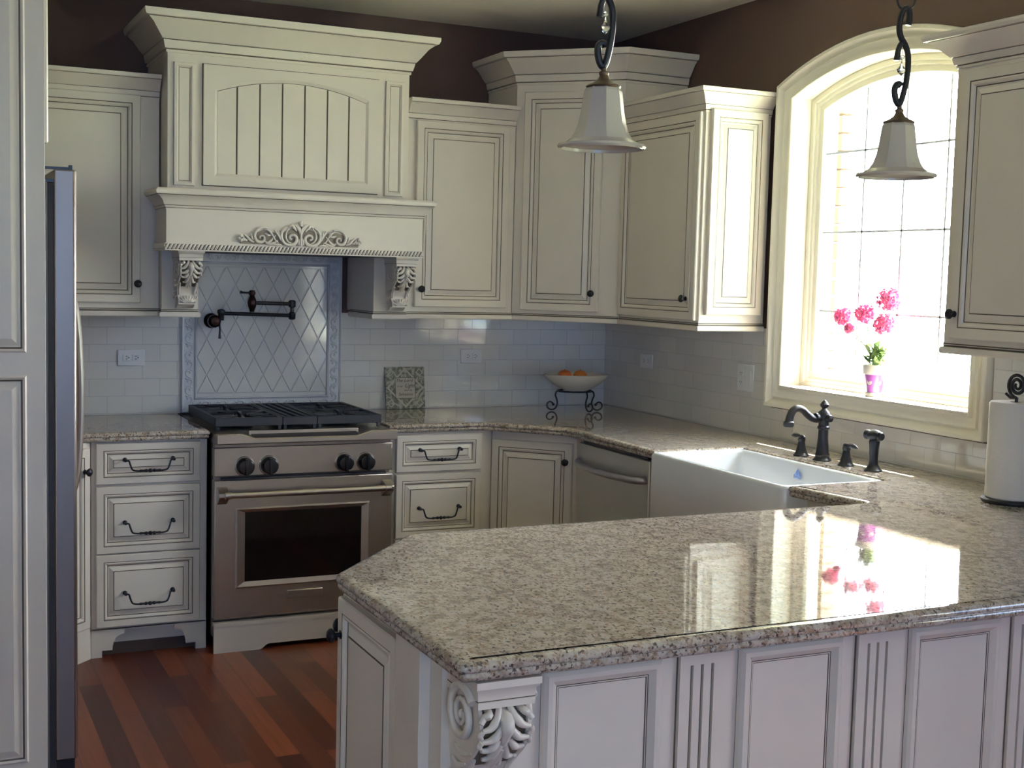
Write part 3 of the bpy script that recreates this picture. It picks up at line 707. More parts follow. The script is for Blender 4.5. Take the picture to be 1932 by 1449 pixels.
# carved onlay
mb = MB(); kx, kz_ = .000325, .000315
def op(pts, r0, r1=None, r2=None, s=1, dy=0, flat=1.0):
    p3 = spline([(s*(x-990)*kx, -.600-dy, (545-z-(-.0)*(x-990))*kz_) for x, z in pts], 5); n = len(p3)
    rads = taper(n, r0*kx, (r1 or r0)*kx, (r2 or r1 or r0)*kx); mb.tube(p3, rads, 8)
for s in (-1, 1):
    s_ = -s
    op([(815,290),(765,320),(735,380),(745,455),(790,510),(860,525),(920,490),(935,430),(900,390),(855,395),(840,430),(870,450)], 14, 24, 14, s_, .002)
    op([(835,300),(800,350),(790,420),(820,480),(860,495)], 6, 14, 8, s_, .004)
    op([(830,285),(870,270),(900,295),(930,340)], 10, 26, 8, s_, .003)
    op([(900,250),(935,280),(965,320),(985,380)], 10, 22, 12, s_, .004)
    op([(930,245),(950,275),(975,305),(990,350)], 8, 13, 10, s_, .006)
    op([(945,440),(960,480),(950,520)], 10, 20, 8, s_, .002)
    op([(975,430),(965,480),(975,530)], 6, 11, 8, s_, .005)
    op([(785,520),(740,470),(705,410),(670,360),(650,325)], 10, 20, 12, s_)
    op([(745,480),(715,440),(700,390),(690,340)], 8, 14, 6, s_, .002)
    op([(555,312),(500,305),(440,325),(400,370),(392,430),(420,485),(475,495),(512,465),(505,420),(465,418),(455,450)], 10, 21, 10, s_, .002)
    op([(540,330),(580,350),(610,390),(640,440)], 8, 20, 6, s_, .003)
    op([(520,380),(560,400),(600,400)], 8, 17, 6, s_, .002)
    op([(515,480),(560,500),(610,460),(625,425)], 8, 16, 6, s_, .001)
    op([(530,505),(580,520),(640,500),(690,470)], 8, 18, 6, s_, .001)
    op([(620,520),(680,520),(740,525)], 8, 17, 8, s_)
    op([(660,400),(640,430),(660,470),(700,500)], 6, 12, 6, s_, .002)
    op([(385,500),(340,480),(300,440),(255,400)], 10, 20, 8, s_)
    op([(370,470),(350,430),(345,390)], 8, 16, 6, s_, .002)
    op([(300,480),(270,470),(240,430)], 8, 16, 8, s_)
    for x, z, q in ((215, 420, 26), (190, 455, 22), (215, 480, 24), (245, 470, 20)): mb.ball((s_*(x-990)*kx, -.602, (545-z)*kz_), q*kx, q*kx, q*kx, 10)
op([(990,535),(990,450),(990,370),(990,320)], 12, 16, 10, 1, .006); op([(990,270),(985,225),(1010,205)], 20, 22, 8, 1, .004); op([(990,270),(970,230),(955,215)], 10, 14, 6, 1, .004)
# glazed dark backing following the carving
bpts = [(180,500),(200,410),(330,400),(395,330),(470,295),(560,300),(680,340),(740,330),(800,285),(900,250),(950,230),(990,205)]
bk_ = [((x-990)*kx, (545-z)*kz_) for x, z in bpts]; bk_ = bk_+[(-x, z) for x, z in bk_[::-1][1:]]
bk_ = [(x*.96, .006+(z-.006)*.80) for x, z in bk_]
mb.prism([(bk_[0][0], .006)]+bk_+[(bk_[-1][0], .006)], -.5965, -.594, lambda p, q, h: (p, h, q), m=1)
mb.build('carved_onlay', [cream, mat('light_glaze_wash', (.24, .20, .15), .5)], hd, loc=(.003, 0, zz(1.663)+.004), ang=60)

# ------------------------------------------------------------------ range
rg = thing('gas_range', (-2.185, -.700, 0), 'stainless steel gas range with black grates and dark oven window', 'range')
Wr = .762
mb = MB(); mb.box(.002, Wr-.002, .03, .695, .06, .885); mb.build('body', steeld, rg, bevel=.002)
mb = MB(); mb.box(0, Wr, 0, .05, .728, .846); mb.build('control_panel', steel, rg, bevel=.003)
MB().box(.004, Wr-.004, .012, .05, .846, .868).build('recess_strip', steeld, rg)
# top tray with dipped front lip
def lipz(x):
    a, b, c_, d = .095, .155, Wr-.175, Wr-.115
    if x < a or x > d: return .909
    if x < b: return lerp(.909, .889, (x-a)/(b-a))
    if x > c_: return lerp(.889, .909, (x-c_)/(d-c_))
    return .889
xs = [0, .02, .06, .095, .115, .135, .155, .3, .45, Wr-.175, Wr-.155, Wr-.135, Wr-.115, Wr-.06, Wr-.02, Wr]
mb = MB(); loops = []
for x in xs:
    z = lipz(x); loops.append([(x, -.055, .866), (x, -.060, .870), (x, -.060, z-.004), (x, -.056, z), (x, -.048, z), (x, -.030, z-.004), (x, .02, .902), (x, .695, .905), (x, .695, .885), (x, .0, .866)])
mb.loft(loops, cap0=True, cap1=True)
mb.build('cooktop_surround', steel, rg, ang=30)
mb = MB(); mb.box(.14, Wr-.155, .0, .008, .896, .913); mb.build('drip_tray_rim', steel, rg, bevel=.001)
mb = MB(); mb.prism([(-.044, .8875), (.0, .896), (.0, .9000), (-.044, .8895)], .15, Wr-.165, yz); mb.build('drip_tray', rubber, rg)
# grates
def gratemesh(x0, x1, kind):
    mb = MB(); y0_, y1_, zt0, zt1 = .085, .645, .922, .957
    b = .016
    mb.box(x0, x1, y0_, y0_+b, zt0, zt1); mb.box(x0, x1, y1_-b, y1_, zt0, zt1); mb.box(x0, x0+b, y0_+b, y1_-b, zt0, zt1); mb.box(x1-b, x1, y0_+b, y1_-b, zt0, zt1)
    cx_ = (x0+x1)/2
    if kind:
        mb.box(x0+b, x1-b, .357, .373, zt0, zt1)
        for cy_ in (.225, .505):
            for k in range(10):
                a = 2*PI*k/10+.15; dx, dy = math.cos(a), math.sin(a)
                tx = ((x1-x0)/2-.008)/abs(dx) if abs(dx) > 1e-3 else 9; ty = .132/abs(dy) if abs(dy) > 1e-3 else 9
                R_ = min(tx, ty); r0 = .032
                px_, py_ = -dy*.008, dx*.008
                q1 = (cx_+dx*r0, cy_+dy*r0); q2 = (cx_+dx*R_, cy_+dy*R_)
                mb.prism([(q1[0]+px_*.5, q1[1]+py_*.5), (q2[0]+px_, q2[1]+py_), (q2[0]-px_, q2[1]-py_), (q1[0]-px_*.5, q1[1]-py_*.5)], zt0+.012, zt1-.001)
            mb.lathe([(.05, .908), (.05, .918), (.035, .922), (.035, .936), (.030, .941), (0, .942)], 20, (cx_, cy_, 0))
    else:
        for k in range(3): 
            x = lerp(x0, x1, (k+1)/4); mb.box(x-.009, x+.009, y0_+b, y1_-b, zt0, zt1)
    for x in (x0+.004, x1-.018):
        for y in (y0_+.004, y1_-.018): mb.box(x, x+.014, y, y+.014, .904, zt0)
    return mb
for a, b, k in ((.022, .302, 1), (.304, .452, 0), (.454, .740, 1)): gratemesh(a, b, k).build('grate', grate, rg, bevel=.002)
# knobs
for x in (.123, .223, .546, .641):
    kb = MB().lathe([(.0415, .0), (.0415, -.005), (.038, -.008)], 28, (x, 0, .769), 'y').build('knob_bezel', steel, rg)
    mb = MB().lathe([(.0365, -.006), (.036, -.010), (.034, -.034), (.029, -.040), (.0, -.041)], 28, (x, 0, .769), 'y')
    mb.box(x-.006, x+.006, -.050, -.034, .769-.034, .769+.034); mb.build('knob', black, kb, bevel=.0012)
# door
dr = MB(); dr.box(0, Wr, -.006, .045, .140, .712)
oven = dr.build('oven_door', steel, rg, bevel=.003)
mb = MB(); O = (.086, .660, .264, .598); I = (.127, .622, .292, .576)
def rr4(q, y): return [(q[0], y, q[2]), (q[1], y, q[2]), (q[1], y, q[3]), (q[0], y, q[3])]
mb.loft([rr4(O, -.005), rr4(O, -.011), rr4((O[0]+.006, O[1]-.006, O[2]+.006, O[3]-.006), -.0135), rr4(I, -.0065)])
mb.build('window_frame', steel, oven, smooth=False)
MB().box(I[0]-.002, I[1]+.002, -.0075, -.004, I[2]-.002, I[3]+.002).build('oven_window', glassb, oven)
mb = MB(); mb.lathe([(.0, .030), (.0145, .030), (.0155, .034), (.0155, .052), (.0135, .054), (.0135, Wr-.054), (.0155, Wr-.052), (.0155, Wr-.028), (.013, Wr-.026), (0, Wr-.026)], 20, (0, -.062, .660), 'x')
mb.build('door_handle', steel, oven)
for x in (.008, Wr-.050):
    mb = MB(); mb.prism([(-.006, .688), (-.030, .682), (-.056, .667), (-.056, .650), (-.045, .640), (-.006, .615)], x, x+.042, yz); mb.build('handle_bracket', steel, oven, bevel=.002)
mb = MB(); mb.box(.303, .457, -.014, -.006, .205, .240); mb.build('name_plate', steel, oven, bevel=.003)
MB().box(.03, Wr-.03, -.007, .01, .7135, .722).build('vent_slot', rubber, oven)
mb = MB(); n = 10
poly = [(0, .0), (.188, 0)]+[(lerp(.188, .23, i/6), .022*(1-math.cos(PI*i/6))/2) for i in range(1, 7)]+[(lerp(Wr-.23, Wr-.188, i/6), .022*(1+math.cos(PI*i/6))/2) for i in range(0, 7)]+[(Wr, 0), (Wr, .110), (0, .110)]
mb.prism(poly, -.012, .004, lambda p, q, h: (p, h, q)); mb.box(0, Wr, -.016, .02, .110, .126)
mb.build('kick_panel', mat('kick_panel_steel', (.66, .61, .52), .45, metal=.6), rg, smooth=False)

# ------------------------------------------------------------------ refrigerator and enclosure
fx, fy = -2.857, -1.950
en = thing('refrigerator_enclosure', (-3.6, fy-.024, 0), 'cream tall paneled cabinet surround at the far left edge, enclosing the refrigerator', 'cabinet')
x1 = -2.945+3.6
mb = MB(); mb.box(0, x1, 0, .022, 0, 2.74); mb.box(0, x1-.03, .022, .97, 1.90, 2.74); mb.box(0, x1, .955, .975, 0, 2.74); mb.build('carcass', cream, en, bevel=.001)
TALL = [(0,0,0),(0,.0005,0),(.002,.004,0),(.008,.005,0),(.012,.001,1),(.014,-.0,0)]
for z0, z1 in ((.118, 1.252), (1.318, 2.55)):
    panel_door(en, .07, x1-.052, z0, z1, .0065, 'side_panel', 1.0, prof=[(0,.0065,0),(0,.0075,0),(.005,.0115,0),(.011,.0085,0),(.016,.0070,1),(.020,.0068,0),(.036,.0115,0),(.040,.0125,0)])
od = panel_door(None, 0, .93, 1.915, 2.72, 0, 'door'); od.parent = en; od.rotation_euler = (0, 0, PI/2); od.location = (x1-.008, .024, 0)
fr_ = thing('refrigerator', (-3.55, fy, 0), 'stainless refrigerator seen edge-on beside the cream side panel', 'refrigerator')
mb = MB(); mb.box(0, .615, .004, .91, .03, 1.805); mb.build('body', mat('fridge_grey', (.12, .12, .13), .5), fr_, bevel=.004)
mb = MB(); mb.box(.615, .632, .006, .90, .05, 1.80); mb.build('gasket', rubber, fr_)
ddx = fx+3.55
for y0_, y1_ in ((.0, .452), (.458, .91)):
    mb = MB(); pts = [(.632, y0_), (ddx-.006, y0_), (ddx, y0_+.008), (ddx+.006, (y0_+y1_)/2), (ddx, y1_-.008), (ddx-.006, y1_), (.632, y1_)]
    mb.prism(pts, .10, 1.842); d_ = mb.build('door', steeld, fr_, bevel=.004)
    yh = .418 if y0_ < .1 else .492
    hp = spline([(ddx, yh, 1.50), (ddx+.035, yh, 1.46), (ddx+.052, yh, 1.36), (ddx+.060, yh, 1.15), (ddx+.052, yh, .94), (ddx+.035, yh, .84), (ddx, yh, .80)], 8)
    MB().tube(hp, .011, 10).build('handle', steel, d_)
MB().box(.50, ddx-.008, .008, .90, .0, .098).build('toe_grille', black, fr_)
mb = MB(); mb.box(.58, ddx-.02, .012, .05, 1.805, 1.815); mb.box(.60, ddx-.01, .015, .022, 1.842, 1.850); mb.box(ddx-.02, ddx-.01, .012, .03, 1.842, 1.856); mb.build('hinge_cover', black, fr_)

# ------------------------------------------------------------------ dishwasher
dw = thing('dishwasher', (-.63, -.933, 0), 'stainless dishwasher with a bowed handle left of the sink', 'dishwasher', H)
MB().box(.004, .596, .012, .58, .05, .862).build('body', steeld, dw)
mb = MB(); mb.box(.004, .598, -.014, .010, .115, .852); mb.build('door', mat('satin_dishwasher_steel', (.60, .60, .57), .42, metal=.7), dw, bevel=.004)
MB().box(.03, .57, -.004, .012, .853, .868).build('counter_gap_shade', black, dw)  # black strip stands in for the shaded gap under the countertop
hp = spline([(.022, -.014, .772), (.035, -.035, .770), (.10, -.052, .766), (.30, -.062, .762), (.50, -.052, .766), (.565, -.038, .770), (.578, -.014, .772)], 8)
MB().tube(hp, .015, 12).build('handle', mat('satin_handle_steel', (.55, .54, .56), .35, metal=1), dw)
MB().box(.004, .596, .03, .05, 0, .10).build('toe_kick', black, dw)

# ------------------------------------------------------------------ sink
sk = thing('farmhouse_sink', (-.50, -2.075, .645), 'white fireclay apron-front farmhouse sink under the window', 'sink')
X0, X1, Y0, Y1, ZT = -.222, .208, -.419, .419, .264
def rrect(x0, x1, y0, y1, z, r_, n=5):
    pts = []
    for cx_, cy_, a0 in ((x1-r_, y1-r_, 0), (x0+r_, y1-r_, PI/2), (x0+r_, y0+r_, PI), (x1-r_, y0+r_, 1.5*PI)):
        for i in range(n+1):
            a = a0+PI/2*i/n; pts.append((cx_+r_*math.cos(a), cy_+r_*math.sin(a), z))
    return pts
mb = MB(); lp = []
for ins, z, r_ in ((.02, .0, .02), (.006, .004, .02), (0, .016, .02), (0, ZT-.012, .02), (.003, ZT-.004, .02), (.009, ZT, .02), (.020, ZT, .02), (.026, ZT-.004, .022), (.030, ZT-.012, .03), (.036, .06, .035), (.045, .038, .04), (.075, .030, .05)):
    lp.append(rrect(X0+ins, X1-ins, Y0+ins, Y1-ins, z, r_))
mb.loft(lp, cap0=True, cap1=True); skb = mb.build('basin', white, sk, ang=60)
MB().lathe([(.045, .0305), (.040, .034), (.02, .032), (0, .032)], 20, (0, 0, 0)).build('drain', steel, sk)
mb = MB(); y_, z_ = .012, .225
mb.prism([(y_-.022, z_-.010), (y_-.002, z_-.010), (y_-.002, z_+.020)], .1655, .1670, yz); mb.prism([(y_+.001, z_-.010), (y_+.020, z_-.010), (y_+.001, z_+.013)], .1655, .1670, yz); mb.prism([(y_-.022, z_-.018), (y_+.020, z_-.018), (y_+.016, z_-.013), (y_-.018, z_-.013)], .1655, .1670, yz)
mb.build('blue_emblem', blue, sk, smooth=False)

# ------------------------------------------------------------------ faucet set
fa = thing('kitchen_faucet', (-.215, -2.055, .914), 'dark bronze kitchen faucet with curved spout behind the sink', 'faucet')
mb = MB().lathe([(.034, 0), (.034, .004), (.028, .010), (.026, .018), (.0275, .022), (.024, .03), (.019, .085), (.0185, .115), (.023, .120), (.023, .126), (.019, .131), (.0195, .150), (.024, .156), (.0255, .170), (.021, .182), (.011, .190), (.008, .196), (.0145, .202), (.017, .210), (.010, .220), (.003, .226), (0, .228)], 24)
mb.build('body', orb, fa)
sp_ = spline([(0, 0, .160), (-.025, 0, .157), (-.05, 0, .158), (-.075, 0, .172), (-.098, 0, .190), (-.122, 0, .198), (-.143, 0, .190), (-.155, 0, .170), (-.160, 0, .148)], 6)
mb = MB().tube(sp_, taper(len(sp_), .015, .0125, .015), 14); mb.lathe([(.015, .152), (.0195, .147), (.0205, .136), (.017, .130), (0, .130)], 16, (-.161, 0, 0)); mb.lathe([(.018, -.040), (.019, -.032), (.016, -.026)], 16, (0, 0, .160), 'x')
mb.build('spout', orb, fa)
mb = MB().lathe([(0, .0), (.018, .0), (.018, -.006), (.010, -.012), (.014, -.020), (.016, -.030), (.012, -.040), (0, -.043)], 16, (0, 0, .160), 'y'); mb.build('end_finial', orb, fa)
def tap(y, s, label):
    h = thing('faucet_handle', (-.215, y, .914), label, 'faucet handle', 0, 'faucet handles')
    MB().lathe([(.030, 0), (.030, .004), (.025, .009), (.021, .018), (.016, .035), (.0125, .055), (.015, .060), (.015, .066), (.010, .071), (0, .072)], 20).build('base', orb, h)
    mb = MB(); n = 14
    p3 = [(-.004*i/n*0, s*lerp(-.018, .062, i/n), .070+.006*math.sin(i/n*PI)) for i in range(n+1)]
    rd = [.004, .007, .009, .0075, .006, .006, .007, .008, .0085, .0095, .0095, .0085, .007, .005, .002]
    mb.tube(p3, rd, 10); mb.build('lever', orb, h); return h
tap(-1.930, 1, 'dark bronze lever handle left of the kitchen faucet')
tap(-2.190, -1, 'dark bronze lever handle between the kitchen faucet and the side sprayer')
spr = thing('side_sprayer', (-.205, -2.325, .914), 'dark bronze side sprayer standing upright, rightmost of the faucet set', 'sprayer')
MB().lathe([(.032, 0), (.032, .004), (.026, .009), (.020, .018), (.0165, .024), (.0155, .040), (.017, .08), (.0195, .105), (.017, .113), (0, .115)], 20).build('stand', orb, spr)
mb = MB().lathe([(0, -.038), (.013, -.037), (.017, -.030), (.015, -.024), (.020, -.016), (.022, 0), (.020, .014), (.015, .024), (.018, .032), (.018, .040), (0, .042)], 18, (0, 0, .126), 'y'); mb.build('spray_head', orb, spr)

# ------------------------------------------------------------------ pot filler
pf = thing('pot_filler', (-2.053, -.003, 1.333), 'dark bronze folding pot filler faucet on the diamond tile panel', 'faucet')
MB().lathe([(.034, 0), (.034, -.004), (.028, -.012), (.018, -.018), (.016, -.04), (.024, -.05), (.030, -.062), (.028, -.078), (.018, -.088), (0, -.09)], 24, (0, 0, 0), 'y').build('wall_flange', cop, pf)
mb = MB(); mb.tube([(.022, -.066, -.005), (.026, -.07, -.035), (.024, -.072, -.060), (.024, -.072, -.078)], [.006, .0045, .005, .007], 8); mb.build('shutoff_lever', orb, pf)
mb = MB(); mb.lathe([(.013, .0), (.014, .030), (.017, .034), (.017, .046), (.010, .050), (0, .052)], 16, (.030, -.07, .004)); mb.tube([(.03, -.07, .036), (.350, -.085, .030)], .0085, 12); mb.lathe([(0, .010), (.012, .012), (.016, .018), (.016, .040), (.010, .046), (0, .047)], 16, (.352, -.085, 0)); mb.build('lower_arm', orb, pf)
mb = MB(); mb.lathe([(.009, .044), (.009, .066), (.016, .070), (.016, .096), (.011, .100), (0, .101)], 16, (.352, -.085, 0)); mb.tube([(.352, -.085, .083), (.165, -.110, .086)], .0085, 12); mb.build('upper_arm', orb, pf)
mb = MB(); mb.lathe([(0, .044), (.010, .045), (.011, .052), (.018, .070), (.021, .086), (.018, .102), (.011, .118), (.014, .122), (.016, .132), (.012, .142), (0, .144)], 18, (.160, -.110, 0)); mb.build('spout_valve', cop, pf)
mb = MB(); mb.tube([(.158, -.112, .132), (.135, -.116, .131), (.115, -.118, .132), (.105, -.12, .134)], [.006, .0045, .005, .0075], 8); mb.build('valve_lever', orb, pf)

# ------------------------------------------------------------------ outlets
def outlet(loc, rz, gangs, label, horiz):
    t = thing('outlet_plate' if gangs == 1 else 'switch_plate', loc, label, 'outlet' if gangs == 1 else 'switch', rz)
    w_, h_ = (.116, .072) if horiz else (.118, .118)
    MB().box(-w_/2, w_/2, -.006, 0, -h_/2, h_/2).build('cover_plate', plate, t, bevel=.003)
    def rec(cx_, cz_, hz):
        mb = MB(); a, b = (.016, .014) if hz else (.014, .016)
        mb.box(cx_-a, cx_+a, -.008, -.0055, cz_-b, cz_+b); r_ = mb.build('receptacle', plate, t, bevel=.002)
        mb = MB()
        for s in (-1, 1):
            if hz: mb.box(cx_-.004, cx_+.004, -.0084, -.0078, cz_+s*.006-.0012, cz_+s*.006+.0012)
            else: mb.box(cx_+s*.006-.0012, cx_+s*.006+.0012, -.0084, -.0078, cz_-.004, cz_+.004)
        mb.lathe([(.0024, -.0084), (0, -.0084)], 8, (cx_+(.009 if hz else 0), 0, cz_-(0 if hz else .009)), 'y')
        mb.build('slots', slotm, r_)
    if gangs == 1:
        rec(-.020, 0, True); rec(.020, 0, True)
    else:
        rec(-.028, .020, False); rec(-.028, -.020, False)
        MB().box(.012, .044, -.009, -.005, -.032, .032).build('rocker', plate, t, bevel=.002)
outlet((-2.405, -.0005, 1.166), 0, 1, 'white horizontal outlet on the tile left of the range', True)
outlet((-.763, -.0005, 1.167), 0, 1, 'white horizontal outlet on the tile between plaque and fruit bowl', True)
outlet((-.0005, -.425, 1.168), H, 1, 'white horizontal outlet on the window-wall tile near the corner', True)
outlet((-.0005, -1.256, 1.155), H, 2, 'white double plate with outlet and rocker switch beside the window casing', False)

# ------------------------------------------------------------------ plaque
pq = thing('verse_plaque', (-1.118, -.042, .915), 'square green and cream ornate plaque with script lettering leaning on the tile', 'plaque'); pq.rotation_euler = (math.radians(-9), 0, math.radians(0))
MB().box(-.101, .101, 0, .009, 0, .204).build('board', plqm, pq, bevel=.001)
mb = MB()
def diam_(cx_, cz_, rx, rz_, w_):
    o_ = [(cx_+rx, cz_), (cx_, cz_+rz_), (cx_-rx, cz_), (cx_, cz_-rz_)]
    i_ = [(cx_+(x-cx_)*w_, cz_+(z-cz_)*w_) for x, z in o_]
    mb.loft([[(x, -.0002, z) for x, z in o_], [(x, -.0012, z) for x, z in o_], [(x, -.0012, z) for x, z in i_], [(x, -.0002, z) for x, z in i_]])
diam_(0, .102, .096, .098, .88)
mb.prism([(-.050, .052), (.050, .052), (.050, .150), (-.050, .150)], -.0018, 0, lambda p, q, h: (p, h, q))
for a, b in ((-.075, .027), (.075, .027), (-.075, .177), (.075, .177)): diam_(a, b, .020, .020, .72)
mb.build('cream_medallion', plqc, pq, smooth=False)
mb = MB(); fr4 = [(-.052, .050), (.052, .050), (.052, .152), (-.052, .152)]
mb.loft([[(x, y_, z) for x, z in offset_poly(fr4, o_)] for o_, y_ in ((0, -.0018), (0, -.0024), (.002, -.0024), (.002, -.0018))]); mb.build('dark_border', ink, pq, smooth=False)
def text(body, size, x, z, parent, shear=.35):
    cu = bpy.data.curves.new('lettering', 'FONT'); cu.body = body; cu.size = size; cu.align_x = 'CENTER'; cu.shear = shear; cu.extrude = .0003; cu.resolution_u = 2
    o_ = bpy.data.objects.new('tmp', cu); C.objects.link(o_); bpy.context.view_layer.update()
    me = bpy.data.meshes.new_from_object(o_.evaluated_get(bpy.context.evaluated_depsgraph_get())); bpy.data.objects.remove(o_); bpy.data.curves.remove(cu)
    me.materials.clear(); me.materials.append(ink)
    n_ = bpy.data.objects.new('lettering', me); C.objects.link(n_); n_.parent = parent; n_.rotation_euler = (PI/2, 0, 0); n_.location = (x, -.0024, z); return n_
text('The Lord', .023, -.006, .130, pq); text('is my', .013, -.028, .106, pq); text('Light', .026, .022, .104, pq); text('and my', .014, .014, .086, pq); text('Salvation', .021, 0, .064, pq)

# ------------------------------------------------------------------ fruit bowl
bs = thing('bowl_stand', (-.325, -.285, .915), 'black wrought iron stand with scroll feet under the fruit bowl', 'stand')
mb = MB(); zt_ = .098
mb.tube([(.088*math.cos(a), .075*math.sin(a), zt_) for a in [2*PI*i/28 for i in range(28)]], .0045, 8, closed=True); mb.build('ring', iron, bs)
for a in (math.radians(165), math.radians(285), math.radians(335)):
    mb = MB(); d = (math.cos(a), math.sin(a))
    prof = [(.088, zt_), (.098, zt_-.004), (.103, zt_-.022), (.096, .058), (.092, .035), (.102, .012), (.124, .0052), (.144, .016), (.146, .034), (.132, .044), (.118, .038), (.115, .030)]
    p3 = spline([(d[0]*x*.95, d[1]*x*.85, z) for x, z in prof], 5); mb.tube(p3, .0042, 8); mb.ball((d[0]*.113*.95, d[1]*.113*.85, .031), .007, seg=10); mb.build('leg', iron, bs)
bw = MB(); lp = []
for k, z in ((.40, .0), (.42, .003), (.62, .018), (.85, .045), (.97, .066), (1.0, .074), (1.02, .077), (.99, .079), (.95, .074), (.80, .046), (.55, .02), (.2, .008)):
    lp.append([(.166*k*math.cos(2*PI*i/40), .125*k*math.sin(2*PI*i/40), z) for i in range(40)])
bw.loft(lp, cap0=True, cap1=True); o = bw.build('fruit_bowl', bowlm, loc=(-.318, -.285, 1.0175), ang=60); tag(o, 'wide cream oval bowl with fruit on the iron stand in the corner', 'bowl')
def fruit(x, m, y, z, label):
    t_ = tag(MB().lathe([(.002, -.036), (.018, -.0345), (.030, -.022), (.036, -.004), (.034, .014), (.024, .028), (.010, .0335), (.003, .032)], 20).build('orange', m, loc=(x, y, z), ang=180), label, 'fruit', 'fruit in the bowl')
    MB().lathe([(.0, .031), (.003, .032), (.002, .037), (0, .038)], 8).build('stem_button', leafm, t_)
fruit(-.378, apple, -.275, 1.083, 'red-orange fruit at the left inside the cream bowl'); fruit(-.292, orange, -.275, 1.080, 'lighter orange fruit at the right inside the cream bowl')

# ------------------------------------------------------------------ paper towel
ph = thing('paper_towel_holder', (-.225, -2.975, .9145), 'black iron paper towel holder with a spiral finial at the right edge', 'paper towel holder')
MB().lathe([(.086, 0), (.088, .004), (.088, .010), (.084, .014), (0, .014)], 36).build('base', iron, ph)
mb = MB(); mb.tube([(0, 0, .012), (0, 0, .325)], .005, 8)
pts = []
for k in range(46):
    a = k/45*2.35*2*PI-PI/2; q = lerp(.038, .006, k/45); pts.append((0, q*math.cos(a)*1.0, .362+q*math.sin(a)))
mb.tube([(0, .043, .333), (0, .024, .322)]+pts, taper(len(pts)+2, .0045, .0060, .004), 8); mb.build('spiral_finial', iron, ph)
mb = MB().lathe([(.018, .0), (.074, .0), (.0765, .003), (.0765, .292), (.074, .296), (.018, .296), (.018, 0)], 40); mb.lathe([(.0775, .004), (.0775, .291)], 40)
o = mb.build('paper_towel_roll', paper, loc=(-.225, -2.975, .9290), ang=50); tag(o, 'white paper towel roll on the black iron holder at the right edge', 'paper towel')

# ------------------------------------------------------------------ potted flowers
pt = thing('potted_flowers', (.045, -2.020, 1.1465), 'pink pompom flowers in a purple dotted pot on the window sill', 'potted plant')
mb = MB().lathe([(.030, 0), (.033, .003), (.033, .012), (.030, .016), (0, .016)], 28); mb.build('saucer', potw, pt)
mb = MB().lathe([(.0, .016), (.028, .016), (.030, .020), (.038, .085)], 28); ptb = mb.build('pot', purple, pt)
mb = MB().lathe([(.042, .085), (.044, .088), (.045, .120), (.041, .122), (.036, .118), (0, .112)], 28); mb.build('pot_rim', potw, pt)
mb = MB()
for a in (200, 262, 320, 140, 80, 20):
    a = math.radians(a); z = .048 if int(math.degrees(a)) % 2 else .055
    rr_ = lerp(.030, .038, (z-.02)/.065)+.0006
    ring_ = [Vector(((rr_)*math.cos(a+math.cos(t_)*.30), rr_*math.sin(a+math.cos(t_)*.30), z+.0105*math.sin(t_))) for t_ in [2*PI*i/14 for i in range(14)]]
    mb.v += [tuple(p) for p in ring_]; b = len(mb.v)-14; mb.f.append(tuple(range(b, b+14))); mb.m.append(0)
mb.build('white_dots', potw, ptb, smooth=False)
heads = [(.0, .200, .298, .036), (.0, .072, .312, .041), (.01, -.046, .372, .047), (-.01, -.050, .280, .042), (.0, .158, .252, .019)]
random.seed(11)
for hx_, hy_, hz_, hr_ in heads:
    p3 = spline([(0, 0, .118), (hx_*.3, hy_*.25, .18), (hx_*.8, hy_*.75, lerp(.118, hz_, .75)), (hx_, hy_, hz_)], 6)
    st_ = MB().tube(p3, .0018, 6).build('stem', leafm, pt)
    mb = MB(); mb.ball((hx_, hy_, hz_), hr_*.6, hr_*.6, hr_*.6, 12)
    for k in range(int(70+hr_*1500)):
        d = Vector((random.gauss(0, 1), random.gauss(0, 1), random.gauss(0, 1))).normalized(); c_ = Vector((hx_, hy_, hz_))+d*hr_*random.uniform(.62, .95)
        t1 = d.orthogonal().normalized(); t2 = d.cross(t1); a0 = random.random()*6; pr = .0075
        ps_ = [c_+(t1*math.cos(a0+j*2*PI/5)+t2*math.sin(a0+j*2*PI/5))*pr+d*.0035 for j in range(5)]
        b = len(mb.v); mb.v += [tuple(c_-d*.004)]+[tuple(p) for p in ps_]; mb.f += [(b, b+1+j, b+1+(j+1) % 5) for j in range(5)]; mb.m += [0]*5
    mb.build('flower_head', pinkm, st_)
mb = MB()
for k in range(120):
    a = random.random()*2*PI; up_ = random.uniform(.0, 1.2); L_ = random.uniform(.035, .07)
    base_ = Vector((random.uniform(-.015, .02), random.uniform(-.030, .030), random.uniform(.112, .180))); d = Vector((math.cos(a)*.55, math.sin(a), up_)).normalized()
    p1 = base_+d*L_; side = d.cross(Vector((0, 0, 1))).normalized()*random.uniform(.007, .013)
    m1 = base_+d*L_*.55
    b = len(mb.v); mb.v += [tuple(base_), tuple(m1+side), tuple(p1-Vector((0,0,.008))), tuple(m1-side), tuple(m1-Vector((0,0,.004)))]; mb.f += [(b, b+1, b+4), (b+1, b+2, b+4), (b+2, b+3, b+4), (b+3, b, b+4)]; mb.m += [0]*4
mb.build('foliage', leafm, pt)['kind'] = 'stuff'

